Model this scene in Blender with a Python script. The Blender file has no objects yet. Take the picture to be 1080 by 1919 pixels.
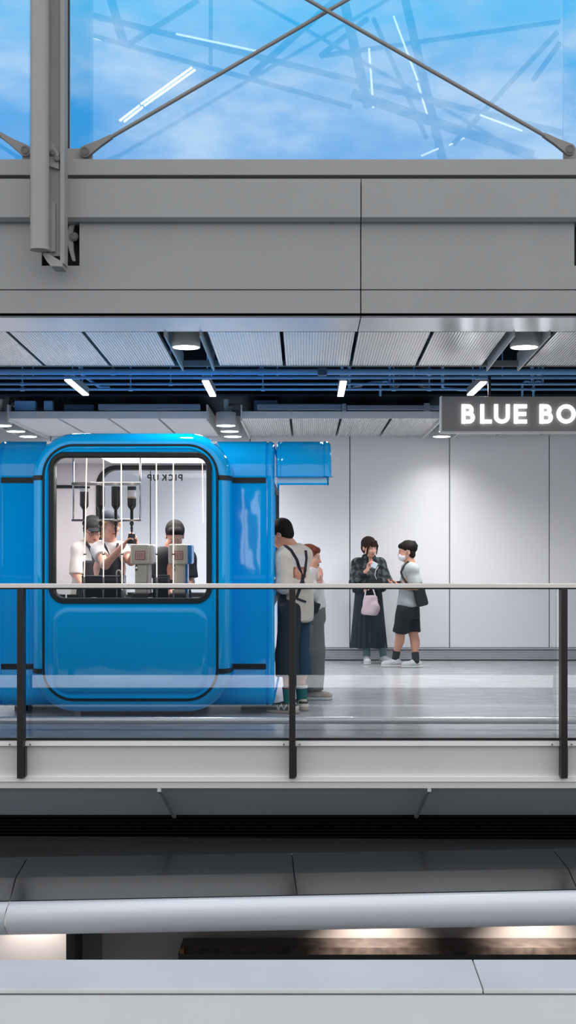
import bpy, bmesh, math, random
import numpy as np
from mathutils import Vector, Matrix

random.seed(7)
S = bpy.context.scene
COL = S.collection

# ------------------------------------------------------------------ camera
F = 2400.0            # focal length in pixels of the 1080x1919 frame
VX, VY = 572.0, 1035.0  # vanishing point of the level, straight-on view
CZ = 1.40             # eye height above the bridge floor
cam_d = bpy.data.cameras.new('camera')
cam = bpy.data.objects.new('camera', cam_d)
COL.objects.link(cam)
cam.location = (0, 0, CZ)
cam.rotation_euler = (math.pi / 2, 0, 0)
cam_d.sensor_fit = 'VERTICAL'
cam_d.sensor_height = 36.0
cam_d.lens = 36.0 * F / 1919.0
cam_d.shift_x = -(VX - 540.0) / 1919.0
cam_d.shift_y = (VY - 959.5) / 1919.0
cam_d.clip_end = 500
S.camera = cam

# ------------------------------------------------------------------ view
S.view_settings.view_transform = 'Standard'
S.view_settings.look = 'None'
S.view_settings.gamma = 1.0
S.view_settings.use_curve_mapping = False
S.view_settings.exposure = 0.0
S.cycles.max_bounces = 10
S.cycles.transparent_max_bounces = 24
S.cycles.caustics_reflective = False
S.cycles.caustics_refractive = False
S.cycles.sample_clamp_indirect = 4.0


def lin(h):
    h = h.lstrip('#')
    v = [int(h[i:i + 2], 16) / 255 for i in (0, 2, 4)]
    return tuple(c / 12.92 if c <= .04045 else ((c + .055) / 1.055) ** 2.4 for c in v)


# ------------------------------------------------------------------ world: cloudy blue sky
W = bpy.data.worlds.new('sky')
S.world = W
W.use_nodes = True
nt = W.node_tree
nt.nodes.clear()


def N(t, kind, **kw):
    n = t.nodes.new(kind)
    for k, v in kw.items():
        setattr(n, k, v)
    return n


def ramp(t, pts, interp='LINEAR'):
    r = N(t, 'ShaderNodeValToRGB')
    r.color_ramp.interpolation = interp
    el = r.color_ramp.elements
    while len(el) < len(pts):
        el.new(.5)
    for e, (p, c) in zip(el, pts):
        e.position = p
        e.color = (*c, 1) if len(c) == 3 else c
    return r


tc = N(nt, 'ShaderNodeTexCoord')
sep = N(nt, 'ShaderNodeSeparateXYZ')
nt.links.new(tc.outputs['Generated'], sep.inputs[0])
mp = N(nt, 'ShaderNodeMapping')
mp.inputs['Scale'].default_value = (5.5, 5.5, 13.0)
mp.inputs['Location'].default_value = (0.35, 0.1, 0.2)
nt.links.new(tc.outputs['Generated'], mp.inputs[0])
no = N(nt, 'ShaderNodeTexNoise')
no.inputs['Scale'].default_value = 1.6
no.inputs['Detail'].default_value = 8
no.inputs['Roughness'].default_value = .58
nt.links.new(mp.outputs[0], no.inputs['Vector'])
# blue that grows paler towards the horizon
elev = ramp(nt, [(0.0, lin('#a9c6e2')), (0.10, lin('#a9c8e8')), (0.27, lin('#4c9ee2')), (0.33, lin('#36a2e8')), (0.39, lin('#44bcf6')), (1.0, lin('#2c7cc8'))])
nt.links.new(sep.outputs['Z'], elev.inputs[0])
cl = ramp(nt, [(0.38, (0, 0, 0)), (0.52, (.40, .40, .40)), (0.66, (1, 1, 1))])
nt.links.new(no.outputs['Fac'], cl.inputs[0])
mx = N(nt, 'ShaderNodeMix', data_type='RGBA')
nt.links.new(cl.outputs[0], mx.inputs['Factor'])
nt.links.new(elev.outputs[0], mx.inputs[6])
mx.inputs[7].default_value = (*lin('#abd0f3'), 1)
# the side of the sky behind the hall is a bright even overcast
backf = N(nt, 'ShaderNodeMapRange')
backf.inputs['From Min'].default_value = 0.25
backf.inputs['From Max'].default_value = -0.25
nt.links.new(sep.outputs['Y'], backf.inputs['Value'])
ovc = N(nt, 'ShaderNodeMix', data_type='RGBA')
nt.links.new(backf.outputs[0], ovc.inputs['Factor'])
nt.links.new(mx.outputs[2], ovc.inputs[6])
cl2 = ramp(nt, [(0.3, (0.95, 1.0, 1.08)), (0.68, (1.75, 1.75, 1.75))])
nt.links.new(no.outputs['Fac'], cl2.inputs[0])
nt.links.new(cl2.outputs[0], ovc.inputs[7])
# far ground below the horizon
grd = N(nt, 'ShaderNodeMapRange')
grd.inputs['From Min'].default_value = -0.18
grd.inputs['From Max'].default_value = -0.24
nt.links.new(sep.outputs['Z'], grd.inputs['Value'])
gm = N(nt, 'ShaderNodeMix', data_type='RGBA')
nt.links.new(grd.outputs[0], gm.inputs['Factor'])
nt.links.new(ovc.outputs[2], gm.inputs[6])
gm.inputs[7].default_value = (0.46, 0.455, 0.45, 1)
bg = N(nt, 'ShaderNodeBackground')
bg.inputs['Strength'].default_value = 1.0
nt.links.new(gm.outputs[2], bg.inputs['Color'])
wo = N(nt, 'ShaderNodeOutputWorld')
nt.links.new(bg.outputs[0], wo.inputs['Surface'])

# ------------------------------------------------------------------ light strengths (each lamp is built with its own light further down)
P_DOWN_FRONT = 30.0
P_DOWN_REAR = 40.0
P_BATTEN = 14.0
P_POD = 50.0
P_SHOP = 12.0


# ------------------------------------------------------------------ helpers
def P(px, py, Y):
    """photo pixel at depth Y -> point"""
    return Vector(((px - VX) * Y / F, Y, CZ + (VY - py) * Y / F))


def PX(px, Y):
    return (px - VX) * Y / F


def PZ(py, Y):
    return CZ + (VY - py) * Y / F


MATS = {}


def mat(name, col, rough=.5, metal=0.0, noise=0.0, nscale=8.0, coat=0.0, emis=None, estr=0.0, bump=0.0, bscale=200.0, spec=None):
    if name in MATS:
        return MATS[name]
    m = bpy.data.materials.new(name)
    m.use_nodes = True
    t = m.node_tree
    b = t.nodes['Principled BSDF']
    c = lin(col) if isinstance(col, str) else col
    b.inputs['Base Color'].default_value = (*c, 1)
    b.inputs['Roughness'].default_value = rough
    b.inputs['Metallic'].default_value = metal
    b.inputs['Coat Weight'].default_value = coat
    b.inputs['Coat Roughness'].default_value = .03
    if spec is not None:
        b.inputs['Specular IOR Level'].default_value = spec
    if emis is not None:
        e = lin(emis) if isinstance(emis, str) else emis
        b.inputs['Emission Color'].default_value = (*e, 1)
        b.inputs['Emission Strength'].default_value = estr
    if noise or bump:
        co = N(t, 'ShaderNodeTexCoord')
    if noise:
        n = N(t, 'ShaderNodeTexNoise')
        n.inputs['Scale'].default_value = nscale
        n.inputs['Detail'].default_value = 5
        t.links.new(co.outputs['Object'], n.inputs['Vector'])
        r = ramp(t, [(.3, tuple(x * (1 - noise) for x in c)), (.7, tuple(min(1, x * (1 + noise)) for x in c))])
        t.links.new(n.outputs['Fac'], r.inputs[0])
        t.links.new(r.outputs[0], b.inputs['Base Color'])
    if bump:
        n = N(t, 'ShaderNodeTexNoise')
        n.inputs['Scale'].default_value = bscale
        t.links.new(co.outputs['Object'], n.inputs['Vector'])
        bp = N(t, 'ShaderNodeBump')
        bp.inputs['Strength'].default_value = bump
        bp.inputs['Distance'].default_value = .01
        t.links.new(n.outputs['Fac'], bp.inputs['Height'])
        t.links.new(bp.outputs[0], b.inputs['Normal'])
    MATS[name] = m
    return m


def glass_mat(name, refl=.08, tint=(1, 1, 1), rough=0.0, fres=True):
    m = bpy.data.materials.new(name)
    m.use_nodes = True
    t = m.node_tree
    t.nodes.clear()
    tr = N(t, 'ShaderNodeBsdfTransparent')
    tr.inputs[0].default_value = (*tint, 1)
    gl = N(t, 'ShaderNodeBsdfGlossy')
    gl.inputs['Roughness'].default_value = rough
    mix = N(t, 'ShaderNodeMixShader')
    lw = N(t, 'ShaderNodeFresnel')
    lw.inputs['IOR'].default_value = 1.5
    mu = N(t, 'ShaderNodeMath', operation='MULTIPLY')
    mu.use_clamp = True
    mu.inputs[1].default_value = refl / .04
    t.links.new(lw.outputs[0], mu.inputs[0])
    t.links.new(mu.outputs[0], mix.inputs[0])
    t.links.new(tr.outputs[0], mix.inputs[1])
    t.links.new(gl.outputs[0], mix.inputs[2])
    o = N(t, 'ShaderNodeOutputMaterial')
    t.links.new(mix.outputs[0], o.inputs[0])
    MATS[name] = m
    return m


ROOT = {}


def thing(name, label, cat, loc=(0, 0, 0), group=None):
    o = bpy.data.objects.new(name, None)
    COL.objects.link(o)
    o.location = loc
    o.empty_display_size = .1
    o['label'] = label
    o['category'] = cat
    if group:
        o['group'] = group
    ROOT[o.name] = Vector(loc)
    return o


def tag(o, label, cat, group=None):
    o['label'] = label
    o['category'] = cat
    if group:
        o['group'] = group
    return o


def struct(o):
    o['kind'] = 'structure'
    return o


def root_loc(o):
    while o.parent is not None:
        o = o.parent
    return ROOT.get(o.name, Vector(o.location))


def link_mesh(name, me, material, parent=None, smooth=False, origin=None, bevel=0.0):
    """vertices are given in world coordinates"""
    o = bpy.data.objects.new(name, me)
    COL.objects.link(o)
    if parent is not None:
        off = root_loc(parent)
        o.parent = parent
    else:
        n = len(me.vertices)
        if origin is None:
            co = np.empty(n * 3)
            me.vertices.foreach_get('co', co)
            co = co.reshape(-1, 3)
            a, b = co.min(0), co.max(0)
            origin = ((a[0] + b[0]) / 2, (a[1] + b[1]) / 2, a[2])
        off = Vector(origin)
        o.location = off
        ROOT[o.name] = Vector(off)
    me.transform(Matrix.Translation(-off))
    ms = material if isinstance(material, (list, tuple)) else [material]
    for m in ms:
        me.materials.append(m)
    if smooth:
        me.polygons.foreach_set('use_smooth', [True] * len(me.polygons))
    if bevel:
        md = o.modifiers.new('edge', 'BEVEL')
        md.width = bevel
        md.segments = 2
        md.limit_method = 'ANGLE'
        md.angle_limit = math.radians(40)
    me.update()
    return o


class MB:
    def __init__(s):
        s.v, s.f, s.m = [], [], []
        s.cur = 0

    def add(s, vs, fs):
        b = len(s.v)
        s.v.extend(tuple(x) for x in vs)
        for f in fs:
            s.f.append([b + i for i in f])
            s.m.append(s.cur)
        return s

    def box(s, x0, x1, y0, y1, z0, z1):
        x0, x1 = min(x0, x1), max(x0, x1)
        y0, y1 = min(y0, y1), max(y0, y1)
        z0, z1 = min(z0, z1), max(z0, z1)
        return s.add([(x0, y0, z0), (x1, y0, z0), (x1, y1, z0), (x0, y1, z0), (x0, y0, z1), (x1, y0, z1), (x1, y1, z1), (x0, y1, z1)],
                     [(0, 3, 2, 1), (4, 5, 6, 7), (0, 1, 5, 4), (1, 2, 6, 5), (2, 3, 7, 6), (3, 0, 4, 7)])

    def obox(s, c, ax, ay, az):
        """box from centre and three half-axis vectors"""
        c, ax, ay, az = map(Vector, (c, ax, ay, az))
        vs = [c + i * ax + j * ay + k * az for k in (-1, 1) for j in (-1, 1) for i in (-1, 1)]
        return s.add(vs, [(0, 2, 3, 1), (4, 5, 7, 6), (0, 1, 5, 4), (1, 3, 7, 5), (3, 2, 6, 7), (2, 0, 4, 6)])

    def prism(s, poly, axis, a, b):
        """poly: 2-D outline; axis 'x': (y,z), 'y': (x,z), 'z': (x,y)"""
        def pt(q, t):
            return {'x': (t, q[0], q[1]), 'y': (q[0], t, q[1]), 'z': (q[0], q[1], t)}[axis]
        n = len(poly)
        vs = [pt(q, a) for q in poly] + [pt(q, b) for q in poly]
        return s.add(vs, [tuple(range(n - 1, -1, -1)), tuple(range(n, 2 * n))] + [(i, (i + 1) % n, n + (i + 1) % n, n + i) for i in range(n)])

    def tube(s, pts, rad, n=12, caps=True):
        pts = [Vector(p) for p in pts]
        k = len(pts)
        rs = rad if isinstance(rad, (list, tuple)) else [rad] * k
        up = None
        base = len(s.v)
        vs = []
        for i, p in enumerate(pts):
            d = (pts[min(i + 1, k - 1)] - pts[max(i - 1, 0)]).normalized()
            if up is None:
                up = Vector((0, 0, 1)) if abs(d.z) < .9 else Vector((1, 0, 0))
            a = d.cross(up).normalized()
            b = a.cross(d).normalized()
            up = b
            for j in range(n):
                t = 2 * math.pi * j / n
                vs.append(p + rs[i] * (math.cos(t) * a + math.sin(t) * b))
        fs = []
        for i in range(k - 1):
            for j in range(n):
                fs.append((i * n + j, (i + 1) * n + j, (i + 1) * n + (j + 1) % n, i * n + (j + 1) % n))
        if caps:
            fs.append(tuple(range(n)))
            fs.append(tuple((k - 1) * n + j for j in range(n - 1, -1, -1)))
        return s.add(vs, fs)

    def lathe(s, c, prof, n=24, axis=(0, 0, 1)):
        c = Vector(c)
        az = Vector(axis).normalized()
        pts = [c + az * h for r, h in prof]
        return s.tube2(pts, [r for r, h in prof], az, n)

    def tube2(s, pts, rs, az, n):
        up = Vector((1, 0, 0)) if abs(az.x) < .9 else Vector((0, 1, 0))
        a = az.cross(up).normalized()
        b = az.cross(a).normalized()
        vs = []
        for p, r in zip(pts, rs):
            for j in range(n):
                t = 2 * math.pi * j / n
                vs.append(p + r * (math.cos(t) * a + math.sin(t) * b))
        k = len(pts)
        fs = [(i * n + j, i * n + (j + 1) % n, (i + 1) * n + (j + 1) % n, (i + 1) * n + j) for i in range(k - 1) for j in range(n)]
        fs.append(tuple(range(n - 1, -1, -1)))
        fs.append(tuple((k - 1) * n + j for j in range(n)))
        return s.add(vs, fs)

    def loops(s, loops, close=True):
        n = len(loops[0])
        vs = [p for L in loops for p in L]
        fs = []
        for i in range(len(loops) - 1):
            for j in range(n if close else n - 1):
                fs.append((i * n + j, i * n + (j + 1) % n, (i + 1) * n + (j + 1) % n, (i + 1) * n + j))
        return s.add(vs, fs)

    def build(s, name, material, parent=None, smooth=False, bevel=0.0, origin=None, fix=True, auto=None):
        me = bpy.data.meshes.new(name)
        me.from_pydata(s.v, [], s.f)
        me.polygons.foreach_set('material_index', s.m)
        if fix:
            bm = bmesh.new()
            bm.from_mesh(me)
            bmesh.ops.recalc_face_normals(bm, faces=bm.faces)
            bm.to_mesh(me)
            bm.free()
        o = link_mesh(name, me, material, parent, smooth, origin, bevel)
        if auto:
            me.set_sharp_from_angle(angle=math.radians(auto))
        return o


def bx(name, x0, x1, y0, y1, z0, z1, m, parent=None, bevel=0.0):
    return MB().box(x0, x1, y0, y1, z0, z1).build(name, m, parent, bevel=bevel)


def rrect(cx, cz, hw, hh, r, n=10):
    """rounded rectangle outline (x, z), counter-clockwise from the right edge"""
    out = []
    for (sx, sz, a0) in ((1, 1, 0), (-1, 1, 90), (-1, -1, 180), (1, -1, 270)):
        for i in range(n + 1):
            a = math.radians(a0 + 90 * i / n)
            out.append((cx + sx * (hw - r) + r * math.cos(a), cz + sz * (hh - r) + r * math.sin(a)))
    return out


def lamp(name, kind, loc, power, parent=None, size=.2, color=(1, 1, 1), rot=(0, 0, 0), shape='DISK', sy=None, spot=None, blend=.5):
    d = bpy.data.lights.new(name, kind)
    d.energy = power
    d.color = color
    if kind == 'AREA':
        d.shape = shape
        d.size = size
        if sy:
            d.size_y = sy
    elif kind == 'SPOT':
        d.spot_size = math.radians(spot or 80)
        d.spot_blend = blend
        d.shadow_soft_size = size
    o = bpy.data.objects.new(name, d)
    COL.objects.link(o)
    if parent is not None:
        o.parent = parent
        o.location = Vector(loc) - root_loc(parent)
    else:
        o.location = loc
    o.rotation_euler = rot
    return o


def copy_tree(o, dloc, label=None):
    c = o.copy()
    COL.objects.link(c)
    c.location = Vector(o.location) + Vector(dloc)
    ROOT[c.name] = Vector(c.location)
    if label:
        c['label'] = label
    for ch in list(o.children):
        d = ch.copy()
        COL.objects.link(d)
        d.parent = c
        for g in list(ch.children):
            e = g.copy()
            COL.objects.link(e)
            e.parent = d
    return c


# ------------------------------------------------------------------ materials
M_CLAD = mat('light grey painted cladding', '#8f8f8e', .5, noise=.03, nscale=1.2)
M_CLAD_EDGE = mat('pale painted metal edge', '#d0cfcc', .45)
M_SOFFIT = mat('satin aluminium soffit', (.64, .65, .67), .24, metal=.75)
M_STEEL = mat('grey painted steel', '#918f8c', .5, noise=.05, nscale=3)
M_STEEL_D = mat('darker grey painted steel', '#8b8a86', .5, noise=.06, nscale=3)
M_ROD = mat('stainless rod', '#7d7b78', .45, metal=.3)
M_BOLT = mat('dark bolt steel', '#64615d', .5)
M_BLACK = mat('black recess', '#0b0b0c', .8)
M_BLACKM = mat('black painted metal', '#1d1b1a', .45)
M_RAIL = mat('brushed handrail', '#ddd6d0', .35)
M_WALL = mat('white wall panel', '#e9e8ea', .38)
M_WHITE = mat('white lacquer', '#e6e0df', .35)
M_CHROME = mat('chrome', (.52, .51, .50), .18, metal=1)
M_BRUSH = mat('brushed silver', '#b9b5a8', .3, metal=.55)
M_BLUE = mat('glossy blue paint', (.0, .43, .95), .03, spec=.45, bump=.16, bscale=2.4)
M_BLUE_LIP = mat('pale blue acrylic lip', (.42, .70, .90), .2)
M_GASKET = mat('black rubber gasket', '#0d0e11', .5)
M_PIPE = mat('steel pipe with blue bounce', (.20, .45, .78), .35)  # blue bounce light from the kiosk is put into this colour
M_PIPE_D = mat('dark blue steel', (.05, .11, .19), .5)
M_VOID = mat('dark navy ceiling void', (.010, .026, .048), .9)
M_LED = mat('led diffuser', (1, 1, 1), .5, emis=(1, .98, .96), estr=5.0)
M_LED_D = mat('downlight diffuser', (1, 1, 1), .5, emis=(1, .97, .93), estr=6.0)
M_LED_P = mat('kiosk ceiling diffuser', (1, 1, 1), .5, emis=(1, .97, .95), estr=1.6)
M_REFL_TUBE = mat('warm window reflection glow', (1, .9, .8), .4, emis=(1, .80, .66), estr=1.7)
M_SIGN = mat('grey sign box', '#8d8b89', .45, noise=.05, nscale=3)
M_LETTER = mat('white backlit letter', (1, 1, 1), .4, emis=(.90, .95, 1), estr=1.5)
M_PARAPET = mat('pale grey concrete paint', '#d9d7d7', .6, noise=.02, nscale=1.5)
M_PARAPET_T = mat('pale grey coping', '#d0cfcd', .55, noise=.05, nscale=3)
M_CANOPY = mat('satin grey roof sheet', (.105, .108, .112), .2, metal=1.0, noise=.05, nscale=1)
M_FLASH_SHADE = mat('flashing with bridge shade', '#141516', .6, spec=.2)  # shade and louvre reflection under the bridge are put into this colour
M_NOSE = mat('silver rolled edge', '#e0e1e4', .3)
G_RAIL = glass_mat('balustrade glass', .105, (.96, .975, .985))
G_WIN = glass_mat('upper window glass', .045, (.97, .99, 1.0))
G_PICK = glass_mat('pick up glass', .012, (.97, .98, 1.0))
M_STRIP = mat('hall strip light', (1, 1, 1), .5, emis=(1, 1, 1), estr=13.0)
M_STEEL_GLOW = mat('white steel reflection glow', (1, 1, 1), .5, emis=(1, 1, 1), estr=6.0)  # glow stands in for white roof steel mirrored in the window
G_POD = glass_mat('kiosk window glass', .05, (.99, .99, .99))


def floor_mat():
    m = bpy.data.materials.new('polished grey stone tile')
    m.use_nodes = True
    t = m.node_tree
    b = t.nodes['Principled BSDF']
    co = N(t, 'ShaderNodeTexCoord')
    mpp = N(t, 'ShaderNodeMapping')
    mpp.inputs['Scale'].default_value = (1.0, 2.6, 1)
    t.links.new(co.outputs['Object'], mpp.inputs[0])
    n1 = N(t, 'ShaderNodeTexNoise')
    n1.inputs['Scale'].default_value = 3.0
    n1.inputs['Detail'].default_value = 9
    n1.inputs['Roughness'].default_value = .65
    n1.inputs['Distortion'].default_value = .6
    t.links.new(mpp.outputs[0], n1.inputs['Vector'])
    r = ramp(t, [(.3, lin('#a2a2a4')), (.52, lin('#b8b8ba')), (.72, lin('#cbcbcd'))])
    t.links.new(n1.outputs['Fac'], r.inputs[0])
    bk = N(t, 'ShaderNodeTexBrick')
    bk.offset = 0.0
    bk.inputs['Scale'].default_value = 1.0
    bk.inputs['Brick Width'].default_value = .9
    bk.inputs['Row Height'].default_value = .9
    bk.inputs['Mortar Size'].default_value = .0025
    bk.inputs['Color1'].default_value = (1, 1, 1, 1)
    bk.inputs['Color2'].default_value = (.93, .93, .94, 1)
    bk.inputs['Mortar'].default_value = (.66, .66, .67, 1)
    t.links.new(co.outputs['Object'], bk.inputs['Vector'])
    mu = N(t, 'ShaderNodeMix', data_type='RGBA', blend_type='MULTIPLY')
    mu.inputs['Factor'].default_value = 1
    t.links.new(r.outputs[0], mu.inputs[6])
    t.links.new(bk.outputs['Color'], mu.inputs[7])
    t.links.new(mu.outputs[2], b.inputs['Base Color'])
    b.inputs['Roughness'].default_value = .22
    return m


def rib_mat():
    m = bpy.data.materials.new('ribbed perforated ceiling sheet')
    m.use_nodes = True
    t = m.node_tree
    b = t.nodes['Principled BSDF']
    co = N(t, 'ShaderNodeTexCoord')
    sp = N(t, 'ShaderNodeSeparateXYZ')
    t.links.new(co.outputs['Object'], sp.inputs[0])
    mu = N(t, 'ShaderNodeMath', operation='MULTIPLY')
    mu.inputs[1].default_value = 2 * math.pi / .0235
    t.links.new(sp.outputs[0], mu.inputs[0])
    si = N(t, 'ShaderNodeMath', operation='SINE')
    t.links.new(mu.outputs[0], si.inputs[0])
    r = ramp(t, [(.38, lin('#bdbbb7')), (.62, lin('#f8f6f2'))])
    mr = N(t, 'ShaderNodeMapRange')
    mr.inputs['From Min'].default_value = -1
    t.links.new(si.outputs[0], mr.inputs['Value'])
    t.links.new(mr.outputs[0], r.inputs[0])
    t.links.new(r.outputs[0], b.inputs['Base Color'])
    bp = N(t, 'ShaderNodeBump')
    bp.inputs['Strength'].default_value = .3
    bp.inputs['Distance'].default_value = .003
    t.links.new(mr.outputs[0], bp.inputs['Height'])
    t.links.new(bp.outputs[0], b.inputs['Normal'])
    b.inputs['Roughness'].default_value = .25
    b.inputs['Metallic'].default_value = .55
    return m


M_FLOOR = floor_mat()
M_RIB = rib_mat()
M_PANEL_S = mat('smooth white ceiling sheet', '#dcdcde', .5, spec=.15)

XL, XR = -9.0, 9.0     # how far the bridge runs beyond the frame

# ================================================================== STRUCTURE
# bridge floor
FY = 9.66
struct(bx('floor', XL, XR, FY, 16.7, -.30, 0.0, M_FLOOR))
# back wall: one white panel per bay with shadow joints between
WY = 16.55
zt = 3.4
pitch = 187 * WY / F
zb = PZ(1213, WY)
x_seam = PX(656, WY)
struct(bx('wall_back', XL, XR, WY + .03, WY + .25, 0, 4.4, M_GASKET))
k0 = -5
for k in range(k0, 6):
    a = x_seam + k * pitch
    struct(bx('wall_back_panel', a + .006, a + pitch - .006, WY, WY + .03, zb, zt, M_WALL))
# base of the back wall: ledge, shadow gap, ribbed metal skirting
struct(bx('trim_1', XL, XR, WY - .02, WY + .03, zb - .028, zb - .004, mat('satin trim', '#b9b9bd', .35, metal=.4)))
struct(bx('trim_2', XL, XR, WY + .005, WY + .03, .135, zb - .028, M_GASKET))
sk = MB()
for i in range(4):
    z0 = .018 + i * .029
    sk.box(XL, XR, WY - .004, WY + .03, z0, z0 + .025)
sk.box(XL, XR, WY + .004, WY + .03, .012, .135)
struct(sk.build('baseboard_back', mat('ribbed skirting', '#b4b4b8', .35, metal=.35)))
struct(bx('trim_3', XL, XR, WY - .002, WY + .03, .0, .012, M_GASKET))

# bridge roof slab over the dark ceiling void
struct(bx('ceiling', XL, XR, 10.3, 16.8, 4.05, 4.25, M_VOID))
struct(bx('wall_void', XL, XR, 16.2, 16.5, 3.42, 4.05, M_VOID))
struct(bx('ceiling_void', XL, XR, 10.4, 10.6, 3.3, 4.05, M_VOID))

# fascia beam below the upper window
BY = 9.60
z298, z328, z335, z408, z416, z543, z593 = (PZ(r, BY) for r in (298, 327, 334, 408, 416, 543, 593))
struct(bx('trim_4', XL, XR, 9.62, 10.5, PZ(328, 9.62), PZ(298, 9.62), M_CLAD, bevel=.004))        # window sill
struct(bx('trim_5', XL, XR, 9.70, 10.5, PZ(340, 9.7), PZ(322, 9.7), M_STEEL_D))                  # groove under the sill
JX = PX(677, BY)                                                                           # vertical joint


def upper_box(x0, x1):
    y = 9.52
    prof = [(y, PZ(335, y)), (y, PZ(407, y)), (y + .035, PZ(415, y + .035)), (9.75, PZ(415, y + .035)), (9.75, PZ(335, y))]
    return struct(MB().prism(prof, 'x', x0, x1).build('wall_fascia_upper', M_CLAD))


upper_box(XL, PX(56, 9.52))
upper_box(PX(122, 9.52), PX(676, 9.52))
upper_box(PX(678, 9.52), XR)
# middle panels with the square notches for the brackets
zn0, zn1 = PZ(498, BY), PZ(410, BY)


def mid_panel(x0, x1, notch=None):
    mb = MB()
    zt_, zb_ = PZ(410, BY), PZ(542, BY)
    if notch:
        a, b = notch
        mb.box(x0, a, BY, BY + .02, zb_, zt_)
        mb.box(b, x1, BY, BY + .02, zb_, zt_)
        mb.box(a, b, BY, BY + .02, zb_, zn0)
    else:
        mb.box(x0, x1, BY, BY + .02, zb_, zt_)
    return struct(mb.build('wall_fascia_middle', M_CLAD))


mid_panel(XL, PX(675.5, BY), (PX(78, BY), PX(149, BY)))
mid_panel(PX(677.5, BY), XR, (PX(1077, BY), PX(1149, BY)))
for a, b in ((XL, PX(675.5, BY)), (PX(677.5, BY), XR)):
    struct(bx('wall_fascia_lower', a, b, BY, BY + .02, PZ(592, BY), PZ(544, BY), M_CLAD))
    prof = [(BY, PZ(592, BY)), (BY + .012, PZ(592, BY) - .012), (10.2, PZ(592, BY) - .014), (10.2, PZ(592, BY) + .02), (BY, PZ(592, BY) + .02)]
    struct(MB().prism(prof, 'x', a, b).build('ceiling_soffit', M_SOFFIT))
struct(bx('wall_fascia_core', XL, XR, 9.80, 10.2, PZ(590, BY), PZ(340, BY), M_BLACK))

# upper window: two panes with dark edge gaskets
GY = 10.0
zw0, zw1 = PZ(299, GY) - .02, 6.6
w = MB()
w.box(PX(131, GY), PX(1056, GY), GY, GY + .012, zw0, zw1)
struct(w.build('window_1', G_WIN))
w = MB()
w.box(XL, PX(54, GY), GY, GY + .012, zw0, zw1)
struct(w.build('window_2', G_WIN))
struct(bx('window_frame', PX(127.5, GY), PX(131, GY), GY - .01, GY + .02, zw0, zw1, M_BLACKM))

# bridge edge: channel fascia, curved soffit, black louvres
EY = 9.60
struct(bx('trim_6', XL, XR, 9.575, FY, PZ(1398, 9.575), PZ(1390, 9.575), mat('white edge trim', '#efeeec', .5)))
struct(bx('trim_7', XL, XR, 9.60, FY + .2, PZ(1457, EY), PZ(1396, EY), mat('bridge fascia paint', '#cdcdca', .5, noise=.03, nscale=1.2)))
struct(bx('trim_8', XL, XR, 9.56, FY + .2, PZ(1465, 9.56), PZ(1456, 9.56), MATS['white edge trim']))
struct(bx('trim_9', XL, XR, 9.63, 9.69, PZ(1390, 9.63), PZ(1384, 9.63), M_BLACK))         # glass shoe
prof = []
n = 10
for i in range(n + 1):
    t = i / n
    row = 1465 + (1527 - 1465) * t
    y = 9.57 + 1.15 * (t ** 1.25)
    prof.append((y, PZ(row, y)))
prof = [(9.57, PZ(1465, 9.57)), (9.58, PZ(1477, 9.58))] + [(y, z - .0) for y, z in prof[3:]]
SOFFIT_PROF = list(prof)
prof += [(10.9, -.3), (9.62, -.30)]
struct(MB().prism(prof, 'x', XL, XR).build('ceiling_bridge_underside', mat('grey underside paint', '#ecebe8', .5)))
for xj in (-3.11, -1.092, .93, 2.95):
    mb = MB()
    mb.loops([[(xj - .014, y - .010, z - .026), (xj + .014, y - .010, z - .026), (xj + .014, y + .01, z + .02), (xj - .014, y + .01, z + .02)] for y, z in SOFFIT_PROF[1:]])
    mb.add([(xj - .014, SOFFIT_PROF[1][0] - .010, SOFFIT_PROF[1][1] - .026), (xj + .014, SOFFIT_PROF[1][0] - .010, SOFFIT_PROF[1][1] - .026), (xj + .014, SOFFIT_PROF[1][0] + .01, SOFFIT_PROF[1][1] + .02), (xj - .014, SOFFIT_PROF[1][0] + .01, SOFFIT_PROF[1][1] + .02)], [(0, 1, 2, 3)])
    struct(mb.build('trim_underside_joint', mat('pale joint strip', '#a9a9a7', .5)))
lv = MB()
lv.box(XL, XR, 10.9, 11.0, -2.2, -.5)
for i in range(12):
    z = -.80 - i * .028
    lv.prism([(10.72, z - .012), (10.88, z), (10.88, z - .004), (10.72, z - .016)], 'x', XL, XR)
struct(lv.build('wall_louvre', mat('black louvre', '#121212', .5)))

# lower shop front under the canopy
SY = 9.25
M_SHOP = mat('taupe shop wall', '#a39a94', .6, noise=.04, nscale=2)
struct(bx('wall_shop', PX(190, SY), XR, SY, SY + .1, -4.6, -.76, M_SHOP))
struct(bx('wall_shop_return', PX(139, 8.9), PX(191, SY), 9.20, 9.32, -4.6, -.75, mat('brown shop return', '#6e6863', .6)))
struct(bx('wall_shop_lit', XL, PX(126, 9.0), 9.0, 9.1, -4.6, -.75, mat('pale shop wall', '#c9c4c2', .6)))
struct(bx('pillar_shop', PX(124, 8.85), PX(140, 8.85), 8.85, 9.15, -4.6, -.75, M_BLACKM))
struct(bx('floor_concourse', -20, 20, -12.5, 12, -4.8, -4.6, mat('concourse floor', '#d6d5d2', .35)))
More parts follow.
